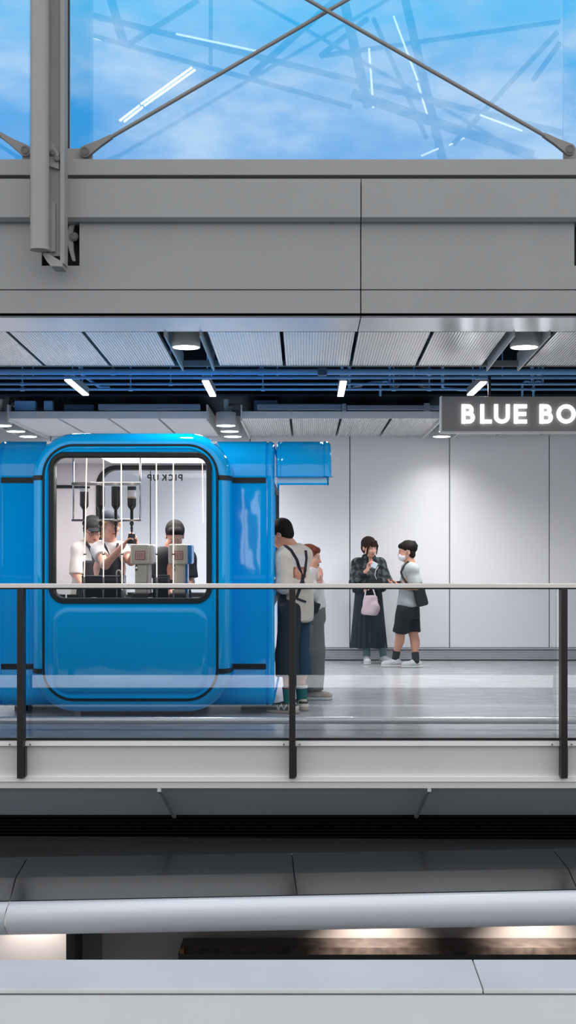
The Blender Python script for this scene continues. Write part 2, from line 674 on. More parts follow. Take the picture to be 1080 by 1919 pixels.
# near parapet in front of the viewer
PYN, PYF = 5.0, 5.31
zp = PZ(1851, PYN)
M_PARA = M_PARAPET
pj = PX(896, 5.15)
for a, b in ((-6.0, pj - .002), (pj + .002, 6.0)):
    mb = MB()
    mb.prism([(PYN - .005, zp - .004), (PYF, zp + .012), (PYF, zp - .06), (PYN - .005, zp - .022)], 'x', a, b)
    struct(mb.build('trim_10', M_PARAPET_T, bevel=.004))
struct(bx('trim_11', -6, 6, PYN + .03, PYF - .01, zp - .06, zp - .016, M_BLACK))
struct(bx('wall_parapet', -6, 6, PYN, PYF - .02, -4.6, zp - .030, M_PARA))

# unseen gallery front behind the viewer, dark and slotted to shape the reflections
M_GAL = mat('dark gallery wall', '#2c2d2f', .7)
struct(bx('wall_unseen_lower', -20, 20, -12.6, -12.4, -4.6, -1.97, M_GAL))
struct(bx('wall_unseen_upper', -20, 20, -12.6, -12.4, -1.64, 4.2, M_GAL))

# roof steelwork over the hall behind the viewer, seen only as a reflection in the upper window
def mirror_pt(px, py, yv):
    q = P(px, py, yv)
    return Vector((q.x, 2 * GY - yv, q.z))


TR = [((150, 60), (660, 200), 26, .05), ((140, 20), (1060, 250), 30, .07), ((660, 175), (1000, 292), 26, .10), ((200, -30), (232, 82), 25, .09), ((235, 86), (372, 0), 27, .06),
      ((470, 140), (640, -10), 27, .07), ((690, 34), (600, 105), 28, .06), ((700, 34), (800, 260), 28, .05), ((600, 105), (1050, 40), 28, .05), ((640, -20), (690, 200), 27, .10),
      ((1000, 150), (1050, 80), 28, .06), ((850, 270), (1045, 60), 29, .06), ((760, 0), (830, 300), 30, .10), ((395, 0), (395, 120), 29, .05)]
for a_, b_, yv, r_ in TR:
    struct(MB().tube([mirror_pt(*a_, yv), mirror_pt(*b_, yv)], r_, 10).build('beam_roof_truss', M_GAL, None, smooth=True))

# glowing strands added behind the viewer to streak the glossy kiosk with reflections
for k, (px, ra, rb) in enumerate(((456, 915, 1060), (466, 960, 1070), (488, 918, 1075), (505, 905, 1010), (540, 872, 892), (585, 875, 892))):
    yv = 11.0 * 2 + 12.34
    q0, q1 = P(px, rb, yv), P(px, ra, yv)
    o = MB().tube([(q0.x, -12.30, q0.z), (q1.x, -12.30, q1.z)], .045, 8).build('reflection_strand', mat('kiosk reflection glow', (1, 1, 1), .5, emis=(1, 1, 1), estr=5.0))
    tag(o, f'added white glowing strand for the kiosk reflections, {("first", "second", "third", "fourth", "fifth", "sixth")[k]} in its row', 'lamp', 'added strands for the kiosk reflections')

# ================================================================== UPPER STEELWORK
# mast: round tube in front of a flat flange plate, ending in a cut foot by the square notch
my = 9.30
t = thing('steel_mast', 'grey steel mast of round tube and flange plate crossing the sky window', 'mast', (PX(75, my), my, PZ(470, my)))
r = 17.5 * my / F
cxp = PX(74.5, my)
MB().tube2([Vector((cxp, my, PZ(466, my))), Vector((cxp, my, 6.4))], [r, r], Vector((0, 0, 1)), 32).build('tube', M_STEEL, t, smooth=True, auto=40)
mb = MB()
mb.tube2([Vector((cxp, my, PZ(469, my))), Vector((cxp, my, PZ(463, my)))], [r + .004, r + .004], Vector((0, 0, 1)), 32)
mb.build('end_cap', M_STEEL, t, smooth=True, auto=40)
mb = MB()
# web plate running back from the tube, with a narrow front flange
mb.box(PX(91, 9.40), PX(118, 9.40), 9.40, 9.43, PZ(480, 9.4), 6.4)
mb.build('web_plate', M_STEEL, t, bevel=.002)
mb = MB()
mb.box(PX(113.5, 9.38), PX(121.5, 9.38), 9.36, 9.50, PZ(495, 9.38), 6.4)
mb.build('flange_plate', M_STEEL, t, bevel=.002)
mb = MB()
yy = 9.37
mb.prism([(PX(88, yy), PZ(474, yy)), (PX(118, yy), PZ(492, yy)), (PX(118, yy), PZ(501, yy)), (PX(96, yy), PZ(500, yy)), (PX(88, yy), PZ(490, yy)), (PX(80, yy), PZ(476, yy))], 'y', yy - .02, yy + .16)
mb.build('foot_plate', M_STEEL, t, bevel=.003)
mb = MB()
yy = 9.385
mb.prism([(PX(92, yy), PZ(264, yy)), (PX(100, yy), PZ(270, yy)), (PX(111, yy), PZ(289, yy)), (PX(111, yy), PZ(318, yy)), (PX(92, yy), PZ(312, yy))], 'y', yy - .012, yy + .012)
mb.build('splice_plate', M_STEEL, t, bevel=.002)
mb = MB()
mb.prism([(PX(92, yy), PZ(370, yy)), (PX(104, yy), PZ(383, yy)), (PX(104, yy), PZ(472, yy)), (PX(92, yy), PZ(472, yy))], 'y', yy - .010, yy + .012)
mb.build('stiffener', M_STEEL, t, bevel=.002)
for (bx_, by_) in ((99, 287), (107, 298)):
    c = P(bx_, by_, 9.372)
    MB().lathe(c, [(.015, 0), (.021, .002), (.021, .016), (.016, .02), (.002, .02)], 16, (0, -1, 0)).build('bolt', M_BOLT, t, smooth=True, auto=35)

# hook plate inside the square notch
def hook(px0, label):
    yy = 9.66
    o = thing('hook_bracket', label, 'bracket', P(px0 + 135, 496, yy))
    path = [(137, 420), (130, 425), (126, 440), (127, 455), (131, 472), (136, 489), (139, 491)]
    wd = [(146, 420), (140, 424), (137, 440), (138, 452), (139, 470), (142, 486), (143, 490)]
    poly = [(PX(px0 + a, yy), PZ(b, yy)) for a, b in path] + [(PX(px0 + a, yy), PZ(b, yy)) for a, b in reversed(wd)]
    MB().prism(poly, 'y', yy - .02, yy + .02).build('plate', M_STEEL, o, bevel=.004)
    MB().lathe(P(px0 + 139, 444, yy - .02), [(.034, 0), (.034, .012), (.024, .014), (.024, .022), (.004, .024)], 20, (0, -1, 0)).build('pin', M_BOLT, o, smooth=True, auto=35)
    return o


hook(0, 'curved grey hook bracket with bolt inside the square notch beside the mast')
struct(bx('trim_12', PX(76, 9.75), PX(151, 9.75), 9.72, 9.79, PZ(500, 9.7), PZ(412, 9.7), M_BLACK))
struct(bx('trim_13', PX(1076, 9.75), PX(1151, 9.75), 9.72, 9.79, PZ(500, 9.7), PZ(412, 9.7), M_BLACK))

# crossing brace rods in front of the upper window, each with fork ends and pins
RY = 9.78


def fork(o, pin, tip, y):
    """flat fork plate from the pin to the rod, with a round eye"""
    d = Vector((tip[0] - pin[0], tip[1] - pin[1]))
    L = d.length
    d.normalize()
    nrm = Vector((-d.y, d.x))
    s = y / F
    eye = []
    R = 11 * s
    for i in range(13):
        a = math.radians(90 + 180 * i / 12)
        eye.append(Vector((pin[0], pin[1])) + R * (math.cos(a) * d + math.sin(a) * nrm))
    P0 = Vector((pin[0], pin[1]))
    poly = eye + [P0 + d * L * .60 - nrm * 6.0 * s, P0 + d * L - nrm * 4.2 * s, P0 + d * L + nrm * 4.2 * s, P0 + d * L * .60 + nrm * 6.0 * s]
    MB().prism([(q.x, q.y) for q in poly], 'y', y - .022, y + .022).build('fork_end', M_ROD, o, bevel=.004)
    MB().lathe((pin[0], y - .022, pin[1]), [(8 * s, 0), (8 * s, .008), (6 * s, .01), (5 * s, .006), (.5 * s, .006)], 20, (0, -1, 0)).build('pin', M_BOLT, o, smooth=True, auto=35)


def brace(name, label, pinpx, endpx, y, fork_far=None):
    a = Vector((PX(pinpx[0], y), PZ(pinpx[1], y)))
    b = Vector((PX(endpx[0], y), PZ(endpx[1], y)))
    o = thing(name, label, 'brace', (a.x, y, a.y))
    d = (b - a).normalized()
    tip = a + d * 52 * y / F
    MB().tube([(tip.x - d.x * .05, y, tip.y - d.y * .05), (b.x, y, b.y)], 3.7 * y / F, 14).build('rod', M_ROD, o, smooth=True, auto=40)
    MB().tube([(tip.x - d.x * .06, y, tip.y - d.y * .06), (tip.x + d.x * .02, y, tip.y + d.y * .02)], 5.2 * y / F, 14).build('sleeve', M_ROD, o, smooth=True, auto=40)
    fork(o, a, tip, y)
    return o


def extend(p, q, k):
    return (p[0] + (q[0] - p[0]) * k, p[1] + (q[1] - p[1]) * k)


brace('brace_rod', 'thin steel brace rod rising from the pin beside the mast across the sky', (160, 285), extend((160, 285), (650, 0), 1.9), RY)
brace('brace_rod', 'thin steel brace rod falling across the sky to the pin by the window corner', (1068, 281), extend((1068, 281), (578, 0), 1.9), RY - .06)
brace('brace_rod', 'short visible end of a brace rod pinned on the far side of the mast', (48, 283), extend((48, 283), (0, 252), 8), RY - .03)


def gusset(label, x0, x1, pin):
    y = RY
    poly = [(PX(x0, y), PZ(301, y)), (PX(x1, y), PZ(301, y)), (PX(x1, y), PZ(276, y)), (PX(x0, y), PZ(276, y))]
    o = MB().prism(poly, 'y', y + .025, y + .045).build('gusset_plate', M_STEEL, None, bevel=.003)
    tag(o, label, 'plate')


gusset('small grey gusset plate bridging mast and brace pin on the window sill', 118, 172, 0)
gusset('small grey gusset plate at the far window corner holding the falling brace', 1058, 1104, 0)
gusset('small grey gusset plate half hidden by the mast tube', 40, 57, 0)

# ================================================================== FRONT CEILING PANELS
def zfront(y):
    return 3.166 - .039 * (y - 10.22)


FP0, FP1 = 10.26, 11.72
sc0 = 234.8


def slope_box(name, x0, x1, y0, y1, dz0, dz1, m, parent=None, zf=zfront):
    mb = MB()
    za, zb_ = zf(y0), zf(y1)
    mb.add([(x0, y0, za + dz0), (x1, y0, za + dz0), (x1, y1, zb_ + dz0), (x0, y1, zb_ + dz0),
            (x0, y0, za + dz1), (x1, y0, za + dz1), (x1, y1, zb_ + dz1), (x0, y1, zb_ + dz1)],
           [(0, 3, 2, 1), (4, 5, 6, 7), (0, 1, 5, 4), (1, 2, 6, 5), (2, 3, 7, 6), (3, 0, 4, 7)])
    return mb.build(name, m, parent)


front_names = ['first', 'second', 'third', 'fourth']
mods = {-1: 'on the kiosk end, beyond the downlight over the kiosk', 0: 'between the two big downlights', 1: 'beyond the downlight over the sign'}
for mod in (-1, 0, 1):
    x0 = -.98 + 2.8 * mod + .20
    for k in range(4):
        a, b = x0 + .605 * k, x0 + .605 * k + .575
        if b * F / 10.3 + VX < -60 or a * F / 11.7 + VX > 1560:
            continue
        o = slope_box('ceiling_panel', a, b, FP0, FP1, 0, .035, M_RIB)
        tag(o, f'{front_names[k]} ribbed front ceiling panel counted along the row, {mods[mod]}', 'ceiling panel', 'ribbed ceiling panels over the bridge edge')
# dark backing above the panels so the joints and slots read black
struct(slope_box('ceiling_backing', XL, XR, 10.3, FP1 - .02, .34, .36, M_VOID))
struct(slope_box('trim_14', XL, XR, FP1 + .003, FP1 + .02, -.006, .05, M_CLAD))

for i, lab in enumerate(('over the kiosk', 'over the sign')):
    xc = (-.985, 1.815)[i]
    yc = 10.6
    zc = PZ(651, yc)
    o = thing('downlight', f'large cylindrical ceiling downlight hanging in the slot {lab}', 'downlight', (xc, yc, zc), 'cylindrical downlights of the bridge ceiling')
    MB().lathe((xc, yc, zc), [(.112, .0), (.118, .0), (.118, .24), (.02, .26)], 32).build('housing', M_CLAD_EDGE, o, smooth=True, auto=35)
    MB().lathe((xc, yc, zc - .004), [(.001, 0), (.108, 0), (.110, .01), (.001, .012)], 32).build('diffuser', M_LED_D, o, smooth=True, auto=35)
    lamp('downlight_beam', 'SPOT', (xc, yc, zc - .02), P_DOWN_FRONT * (1.5, 6)[i], o, size=.1, color=(1, .96, .92), spot=130, blend=1.0)
    for s_, dx in ((-1, -.14), (1, .145)):
        f = slope_box('slot_fin', xc + dx - .006, xc + dx + .006, 10.24, 11.80, -.035, .13, M_CLAD_EDGE)
        tag(f, f'thin metal fin {lab}, ' + ('before' if s_ < 0 else 'after') + ' its big downlight', 'fin', 'fins beside the downlights')

# ================================================================== PIPES IN THE OPEN CEILING STRIP
def hpipe(name, label, row, y, rad, m, cat='pipe', box=False):
    z = PZ(row, y)
    o = thing(name, label, cat, (0, y, z))
    if box:
        MB().box(XL, XR, y - rad, y + rad, z - rad, z + rad).build('channel', m, o, bevel=.003)
    else:
        MB().tube([(XL, y, z), (XR, y, z)], rad, 16).build('tube', m, o, smooth=True, auto=40)
    return o, z


def hanger(o, x, y, z0, z1, collar=None):
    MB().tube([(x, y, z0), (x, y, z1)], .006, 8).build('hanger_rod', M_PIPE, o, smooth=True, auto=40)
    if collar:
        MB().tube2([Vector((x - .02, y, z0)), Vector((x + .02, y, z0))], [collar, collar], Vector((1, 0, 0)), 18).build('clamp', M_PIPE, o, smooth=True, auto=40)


o, z = hpipe('sprinkler_pipe', 'thick bounce-tinted blue sprinkler pipe just behind the front ceiling panels', 697, 11.95, .029, M_PIPE)
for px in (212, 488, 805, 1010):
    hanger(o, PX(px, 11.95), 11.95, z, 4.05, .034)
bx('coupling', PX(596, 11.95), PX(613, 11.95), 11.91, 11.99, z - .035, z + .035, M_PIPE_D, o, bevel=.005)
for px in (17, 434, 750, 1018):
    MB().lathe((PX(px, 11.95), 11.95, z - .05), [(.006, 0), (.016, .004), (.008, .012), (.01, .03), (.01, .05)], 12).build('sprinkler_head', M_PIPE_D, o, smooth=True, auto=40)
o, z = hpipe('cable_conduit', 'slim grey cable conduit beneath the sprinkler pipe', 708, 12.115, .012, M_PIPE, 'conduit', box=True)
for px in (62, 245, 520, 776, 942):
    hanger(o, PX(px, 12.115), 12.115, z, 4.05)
o, z = hpipe('water_pipe', 'upper of the two slim bounce-tinted blue pipes crossing the ceiling gap', 719.5, 13.34, .014, M_PIPE)
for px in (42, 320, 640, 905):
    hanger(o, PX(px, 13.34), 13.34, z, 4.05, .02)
o, z = hpipe('water_pipe', 'lower of the two slim bounce-tinted blue pipes crossing the ceiling gap', 729.5, 13.25, .013, M_PIPE)
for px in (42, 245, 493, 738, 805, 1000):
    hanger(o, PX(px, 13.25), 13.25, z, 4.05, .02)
# branch pipes with elbows
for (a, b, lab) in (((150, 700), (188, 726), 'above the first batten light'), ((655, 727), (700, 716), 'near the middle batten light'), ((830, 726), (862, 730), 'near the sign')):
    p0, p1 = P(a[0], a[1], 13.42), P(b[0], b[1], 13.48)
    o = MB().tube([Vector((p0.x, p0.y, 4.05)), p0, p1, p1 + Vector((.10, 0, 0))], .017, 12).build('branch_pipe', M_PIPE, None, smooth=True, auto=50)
    tag(o, f'short bent bounce-tinted blue branch pipe {lab}', 'pipe')
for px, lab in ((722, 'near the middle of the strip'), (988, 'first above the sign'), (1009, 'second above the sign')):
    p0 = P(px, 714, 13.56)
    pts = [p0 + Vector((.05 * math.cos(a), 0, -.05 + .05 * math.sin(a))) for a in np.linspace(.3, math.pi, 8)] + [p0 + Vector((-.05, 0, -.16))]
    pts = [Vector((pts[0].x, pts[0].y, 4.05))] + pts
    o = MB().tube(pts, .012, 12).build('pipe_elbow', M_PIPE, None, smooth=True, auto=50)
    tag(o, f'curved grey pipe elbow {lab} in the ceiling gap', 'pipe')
for i, (px, r0) in enumerate(((672, 716), (742, 716), (798, 717))):
    c = P(px, r0, 13.75)
    o = MB().tube2([c + Vector((0, -.06, 0)), c + Vector((0, .25, 0))], [.055, .055], Vector((0, 1, 0)), 20).tube([c + Vector((0, .1, 0)), Vector((c.x, c.y + .1, 4.05))], .03, 10).build('drain_stub', M_BLACKM, None, smooth=True, auto=40)
    tag(o, f'black round duct stub {("nearest the middle batten", "in the middle of three", "nearest the sign")[i]} in the ceiling gap', 'duct')
# cable trays and gear on top of the rear panels
def gear(name, label, a, b, r0, r1, y, m, cat, d=.1):
    o = MB().box(PX(a, y), PX(b, y), y, y + d, PZ(r1, y), PZ(r0, y)).build(name, m, None, bevel=.006)
    tag(o, label, cat)
    return o


GYB = 14.3
gear('cable_trunking', 'long grey cable trunking lying above the rear panels over the kiosk', 184, 375, 757, 768, GYB, mat('grey trunking', '#8d98a8', .4, metal=.3), 'trunking')
gear('cable_trunking', 'long grey cable trunking lying above the rear panels behind the people', 482, 640, 757, 768, GYB, MATS['grey trunking'], 'trunking')
gear('cable_trunking', 'grey cable trunking piece ending behind the sign', 650, 826, 759, 768, GYB, MATS['grey trunking'], 'trunking')
gear('junction_box', 'bounce-tinted blue junction box above the rear panels near the picture edge', 27, 66, 751, 769, GYB + .1, M_PIPE, 'box')
gear('junction_box', 'small bounce-tinted blue junction box between the trunkings over the kiosk', 82, 98, 751, 769, GYB + .1, M_PIPE, 'box')
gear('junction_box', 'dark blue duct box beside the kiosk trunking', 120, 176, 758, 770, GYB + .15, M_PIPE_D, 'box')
gear('junction_box', 'narrow bracket box joining two trunkings near the middle', 641, 649, 756, 771, GYB - .03, MATS['grey trunking'], 'box')
gear('junction_box', 'box with two clips on the trunking next to the sign', 795, 806, 755, 770, GYB - .03, MATS['grey trunking'], 'box', .028)
gear('junction_box', 'dark equipment box with cables near the rear slot', 476, 520, 750, 769, GYB + .1, M_PIPE_D, 'box')
for j, (a, b, h, n_, lab) in enumerate(((472, 522, 742, 5, 'in a tangle above the rear slot'), (14, 64, 736, 4, 'zigzagging at the kiosk end of the gap'), (90, 130, 742, 3, 'sagging over the junction boxes'))):
    for k in range(n_):
        random.seed(j * 10 + k)
        pts = []
        y = GYB + .212 + .012 * k
        for i in range(18):
            f = i / 17
            pts.append(P(a + (b - a) * f, 771 - (771 - h) * abs(math.sin(f * math.pi * (1.5 + .5 * k))) * (.6 + .4 * random.random()), y))
        o = MB().tube(pts, .008, 8).build('loose_cable', M_BLACKM, None, smooth=True)
        tag(o, f'loose black cable lying {lab}, strand {("one", "two", "three", "four", "five")[k]} from behind', 'cable', 'loose cables above the ceiling panels')

# batten lights
bat = [((118, 708), (175, 742), 'over the kiosk front'), ((378, 710), (410, 744), 'over the kiosk corner'), ((644, 711), (642, 744), 'over the white wall'), ((905, 712), (880, 742), 'just above the sign')]
for i, (a, b, lab) in enumerate(bat):
    y0, y1 = 12.15, 13.15
    z0 = PZ(a[1] + 3, y0)
    xa = PX((118 + 9, 385, 644, 907)[i], y0)
    xb = xa
    o = thing('batten_light', f'white linear batten light glowing {lab}', 'light', (xa, (y0 + y1) / 2, z0), 'linear batten lights in the ceiling gap')
    wv = .034
    z1 = PZ((b[1]) - 3, y1)
    mb = MB()
    mb.add([(xa - wv, y0, z0), (xa + wv, y0, z0), (xa + wv, y1, z1), (xa - wv, y1, z1), (xa - wv, y0, z0 + .07), (xa + wv, y0, z0 + .07), (xa + wv, y1, z1 + .07), (xa - wv, y1, z1 + .07)],
           [(0, 3, 2, 1), (4, 5, 6, 7), (0, 1, 5, 4), (1, 2, 6, 5), (2, 3, 7, 6), (3, 0, 4, 7)])
    mb.build('housing', M_STEEL_D, o, bevel=.004)
    mb = MB()
    e = .003
    mb.add([(xa - wv + e, y0 + e, z0 - .012), (xa + wv - e, y0 + e, z0 - .012), (xa + wv - e, y1 - e, z1 - .012), (xa - wv + e, y1 - e, z1 - .012), (xa - wv + e, y0 + e, z0 + .002), (xa + wv - e, y0 + e, z0 + .002), (xa + wv - e, y1 - e, z1 + .002), (xa - wv + e, y1 - e, z1 + .002)],
           [(0, 3, 2, 1), (4, 5, 6, 7), (0, 1, 5, 4), (1, 2, 6, 5), (2, 3, 7, 6), (3, 0, 4, 7)])
    mb.build('diffuser', M_LED, o)
    for yy in (12.4, 12.95):
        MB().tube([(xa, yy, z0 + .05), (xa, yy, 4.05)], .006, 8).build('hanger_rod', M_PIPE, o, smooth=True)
    lamp('batten_beam', 'AREA', (xa, (y0 + y1) / 2, min(z0, z1) - .03), P_BATTEN, o, size=.08, sy=1.0, shape='RECTANGLE', color=(.96, .98, 1))

# ================================================================== REAR CEILING PANELS
RZ = 2.90
RP0, RP1 = 14.36, 16.53
sr = F / RP0


def rx(px):
    return (px - VX) / sr


rear = []
pp = 94.2
for (a0, n_) in ((17 - 4.64 * pp + 10, 4), (17, 4), (453, 4), (889, 4)):
    for k in range(n_):
        a = a0 + pp * k
        b = a + pp - 5
        if k == n_ - 1:
            b = a + pp - 6
        rear.append((a, b, k))
labs = {17: 'above the kiosk', 453: 'above the waiting couple', 889: 'behind the sign'}
for a, b, k in rear:
    if b < -30 or a > 1120:
        continue
    base = [x for x in labs if x <= a + 5]
    where = labs[base[-1]] if base else 'beyond the first rear slot'
    o = thing('ceiling_panel', f'{front_names[k]} rear ceiling panel counted from the kiosk end of its row, {where}', 'ceiling panel', ((rx(a) + rx(b)) / 2, RP0, RZ), 'rear ceiling panels')
    MB().box(rx(a), rx(b), RP0, RP1, RZ, RZ + .03).build('sheet', M_RIB if a > 400 else M_PANEL_S, o)
    MB().box(rx(a), rx(b) + .028, RP0 - .02, RP0, RZ - .003, RZ + .078).build('front_edge', M_PANEL_S, o)
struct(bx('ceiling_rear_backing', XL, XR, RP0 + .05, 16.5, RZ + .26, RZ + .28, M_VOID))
slots = [(17 - 47, 17, 'at the kiosk end'), (389, 453, 'above the kiosk corner'), (826, 889, 'behind the sign')]
nth = ['first', 'second', 'third']
for i, (a, b, lab) in enumerate(slots):
    for s_, e in ((0, a), (1, b)):
        o = bx('slot_fin', rx(e) - .008, rx(e) + .008, RP0 - .06, RP1, RZ - .035, RZ + .15, M_STEEL if False else M_CLAD_EDGE)
        tag(o, f'deep grey fin on the {("near", "sign")[s_]} side of the rear slot {lab}', 'fin', 'fins of the rear light slots')
    xc = (rx(a) + rx(b)) / 2 + .0
    for k, yy in enumerate((14.62, 15.32, 16.0)):
        z = 2.845
        o = thing('downlight', f'{nth[k]} round downlight from the bridge edge in the rear slot {lab}', 'downlight', (xc, yy, z), 'downlights in the rear slots')
        MB().lathe((xc, yy, z), [(.108, 0), (.113, 0), (.113, .15), (.03, .17), (.03, .3)], 28).build('housing', M_CLAD_EDGE, o, smooth=True, auto=35)
        MB().lathe((xc, yy, z - .004), [(.001, 0), (.104, 0), (.106, .01), (.001, .012)], 28).build('diffuser', M_LED_D, o, smooth=True, auto=35)
        lamp('downlight_beam', 'SPOT', (xc, yy, z - .02), P_DOWN_REAR * (4.6, 3.8, 1.5)[k], o, size=.1, color=(.97, .98, 1), spot=140, blend=1.0)

# ================================================================== HANGING SIGN
SGY = 12.0
t = thing('hanging_sign', 'long grey hanging sign box with white glowing capital letters', 'sign', (PX(1000, SGY), SGY, PZ(811, SGY)))
bx('box', PX(829, SGY), PX(1420, SGY), SGY, SGY + .11, PZ(808, SGY), PZ(743, SGY), M_SIGN, t, bevel=.003)
bx('bottom_rim', PX(828.5, SGY), PX(1420.5, SGY), SGY - .008, SGY + .12, PZ(811, SGY), PZ(808, SGY), M_CLAD_EDGE, t)
bx('side_rim', PX(826.5, SGY), PX(829, SGY), SGY - .006, SGY + .12, PZ(810, SGY), PZ(742, SGY), M_CLAD_EDGE, t)
for px in (919, 1340):
    MB().box(PX(px - 2.6, SGY), PX(px + 2.6, SGY), SGY + .03, SGY + .06, PZ(743, SGY), 4.05).build('hanger', M_BLACKM, t)


def strokes(mb, segs, ox, oz, u, w, y0, y1, sx=1, n=14):
    """letter strokes in letter units: ('l',x0,z0,x1,z1) bars and ('a',cx,cz,rx,rz,a0,a1) arcs, centre lines, width w (world)"""
    for s_ in segs:
        if s_[0] == 'l':
            _, x0, z0, x1, z1 = s_
            a = Vector((ox + sx * x0 * u, oz + z0 * u))
            b = Vector((ox + sx * x1 * u, oz + z1 * u))
            d = (b - a).normalized()
            nn = Vector((-d.y, d.x)) * w / 2
            mb.prism([tuple(a + nn), tuple(a - nn), tuple(b - nn), tuple(b + nn)], 'y', y0, y1)
        else:
            _, cx, cz, rx_, rz_, a0, a1 = s_
            out, inn = [], []
            for i in range(n + 1):
                t_ = math.radians(a0 + (a1 - a0) * i / n)
                c, s2 = math.cos(t_), math.sin(t_)
                out.append((ox + sx * (cx * u + (rx_ * u + w / 2) * c), oz + cz * u + (rz_ * u + w / 2) * s2))
                inn.append((ox + sx * (cx * u + (rx_ * u - w / 2) * c), oz + cz * u + (rz_ * u - w / 2) * s2))
            for i in range(n):
                mb.prism([out[i], out[i + 1], inn[i + 1], inn[i]], 'y', y0, y1)


# capital letters in a square of height 1, stroke centre lines inset by half a stroke h
def glyph(ch, h):
    lo, hi = h, 1 - h
    if ch == 'B':
        m = .52
        r1, r2 = (hi - m) / 2, (m - lo) / 2
        return [('l', h, 0, h, 1), ('l', 0 + h, hi, .36, hi), ('l', h, m, .38, m), ('l', h, lo, .40, lo),
                ('a', .36, (hi + m) / 2, .16, r1, -90, 90), ('a', .40, (m + lo) / 2, .19, r2, -90, 90)]
    if ch == 'L':
        return [('l', h, 0, h, 1), ('l', h, lo, .60, lo)]
    if ch == 'U':
        return [('l', h, .36, h, 1), ('l', .82 - h, .36, .82 - h, 1), ('a', .41, .36, .41 - h, .36 - h, 180, 360)]
    if ch == 'E':
        return [('l', h, 0, h, 1), ('l', h, hi, .68, hi), ('l', h, .5, .64, .5), ('l', h, lo, .68, lo)]
    if ch == 'O':
        return [('a', .5, .5, .5 - h, .5 - h, 0, 360)]
    if ch == 'P':
        return [('l', h, 0, h, 1), ('l', h, hi, .38, hi), ('l', h, .45, .38, .45), ('a', .38, (hi + .45) / 2, .2, (hi - .45) / 2, -90, 90)]
    if ch == 'I':
        return [('l', h, 0, h, 1)]
    if ch == 'C':
        return [('a', .46, .5, .46 - h, .5 - h, 45, 315)]
    if ch == 'K':
        return [('l', h, 0, h, 1), ('l', h, .42, .62, 1 - .02), ('l', .26, .55, .66, .02)]
    return []


u = PZ(758, SGY) - PZ(794, SGY)
for ch, px in zip('BLUEBO', (865, 900, 926, 963, 1011, 1043)):
    hw = .094 * u * 2.15
    mb = MB()
    strokes(mb, glyph(ch, .105), PX(px, SGY), PZ(794, SGY), u, hw, SGY - .022, SGY - .004, n=(36 if ch == 'O' else 14))
    mb.build('letter_' + ch.lower(), M_LETTER, t, fix=False)

# ================================================================== BALUSTRADE
t = thing('glass_balustrade', 'glass balustrade with flat pale handrail and black posts along the bridge edge', 'railing', (0, EY, 0))
bx('handrail', XL, XR, 9.52, 9.66, PZ(1102, 9.52), PZ(1094, 9.52), M_RAIL, t, bevel=.004)
bx('rail_channel', XL, XR, 9.55, 9.64, PZ(1104.5, 9.52), PZ(1102, 9.52), M_BLACKM, t)
spx = 510.5
xs = [37.5 + spx * k for k in range(-4, 7)]
for px in xs:
    x = PX(px, 9.5)
    if abs(x) > 8.5:
        continue
    vis = -20 < px < 1100
    hw = (6.0 if px != 547.5 else 5) * 9.5 / F
    poly = [(9.50, PZ(1104, 9.52)), (9.50, PZ(1459, 9.5)), (9.56, PZ(1459, 9.5) - .005), (9.60, PZ(1457, 9.5)), (9.60, PZ(1104, 9.52))]
    p = MB().prism(poly, 'x', x - hw, x + hw).build('post', M_BLACKM, t, bevel=.003)
    if vis:
        MB().box(x + hw * .6, x + hw * 1.35, 9.53, 9.60, PZ(1456, 9.53), PZ(1402, 9.53)).build('clamp_plate', M_BLACKM, p, bevel=.002)
for a, b in zip(xs[:-1], xs[1:]):
    xa, xb = PX(a, 9.5), PX(b, 9.5)
    if xb < -7 or xa > 7:
        continue
    MB().box(xa + .03, xb - .03, 9.655, 9.665, PZ(1389, 9.65), PZ(1102, 9.6)).build('glass_panel', G_RAIL, t)
for px in (18, 57, 532, 562, 1035, 1072):
    tag(MB().lathe(P(px, 1395, 9.575), [(.004, 0), (.007, .001), (.007, .004), (.002, .005)], 10, (0, -1, 0)).build('rivet', M_STEEL_D, None, smooth=True), f'tiny rivet head on the bridge fascia {"before" if px in (18, 532, 1035) else "after"} the {("first", "middle", "last")[0 if px < 100 else 1 if px < 700 else 2]} balustrade post', 'rivet', 'rivets on the bridge fascia')

# low bumper tube inside the balustrade
t = thing('bumper_rail', 'low stainless bumper tube running above the floor behind the glass', 'rail', (0, 10.1, 0))
zc = PZ(1350, 10.1)
MB().tube([(XL, 10.1, zc), (XR, 10.1, zc)], .029, 20).build('tube', M_CHROME if False else mat('satin stainless', (.72, .72, .72), .34, metal=1), t, smooth=True, auto=40)
for x in (-4.9, -2.9, 2.9, 4.9):
    MB().tube([(x, 10.1, 0), (x, 10.1, zc)], .02, 12).build('foot', MATS['satin stainless'], t, smooth=True)

# ================================================================== LOWER CANOPY
t = thing('shop_canopy', 'long curved grey metal canopy with rolled silver edge below the bridge', 'canopy', (0, 7.5, -.85))
prof = [  # row at px 0 and px 1080 with depth at both
    ((1569, 9.56), (1575, 9.467)), ((1611, 8.86), (1594, 9.144)), ((1650, 8.006), (1632, 8.245)), ((1693, 7.382), (1671, 7.648)),
    ((1700, 7.345), (1678, 7.612)), ((1712, 7.325), (1691, 7.59)), ((1726, 7.335), (1706, 7.60)), ((1738, 7.38), (1719, 7.63)), ((1748, 7.47), (1731, 7.70)), ((1749, 7.60), (1731, 7.82))]


def can_pt(i, px_l, px_r, f):
    (ra, ya), (rb, yb) = prof[i]
    A = P(px_l, ra, ya)
    B = P(px_r, rb, yb)
    return A, B


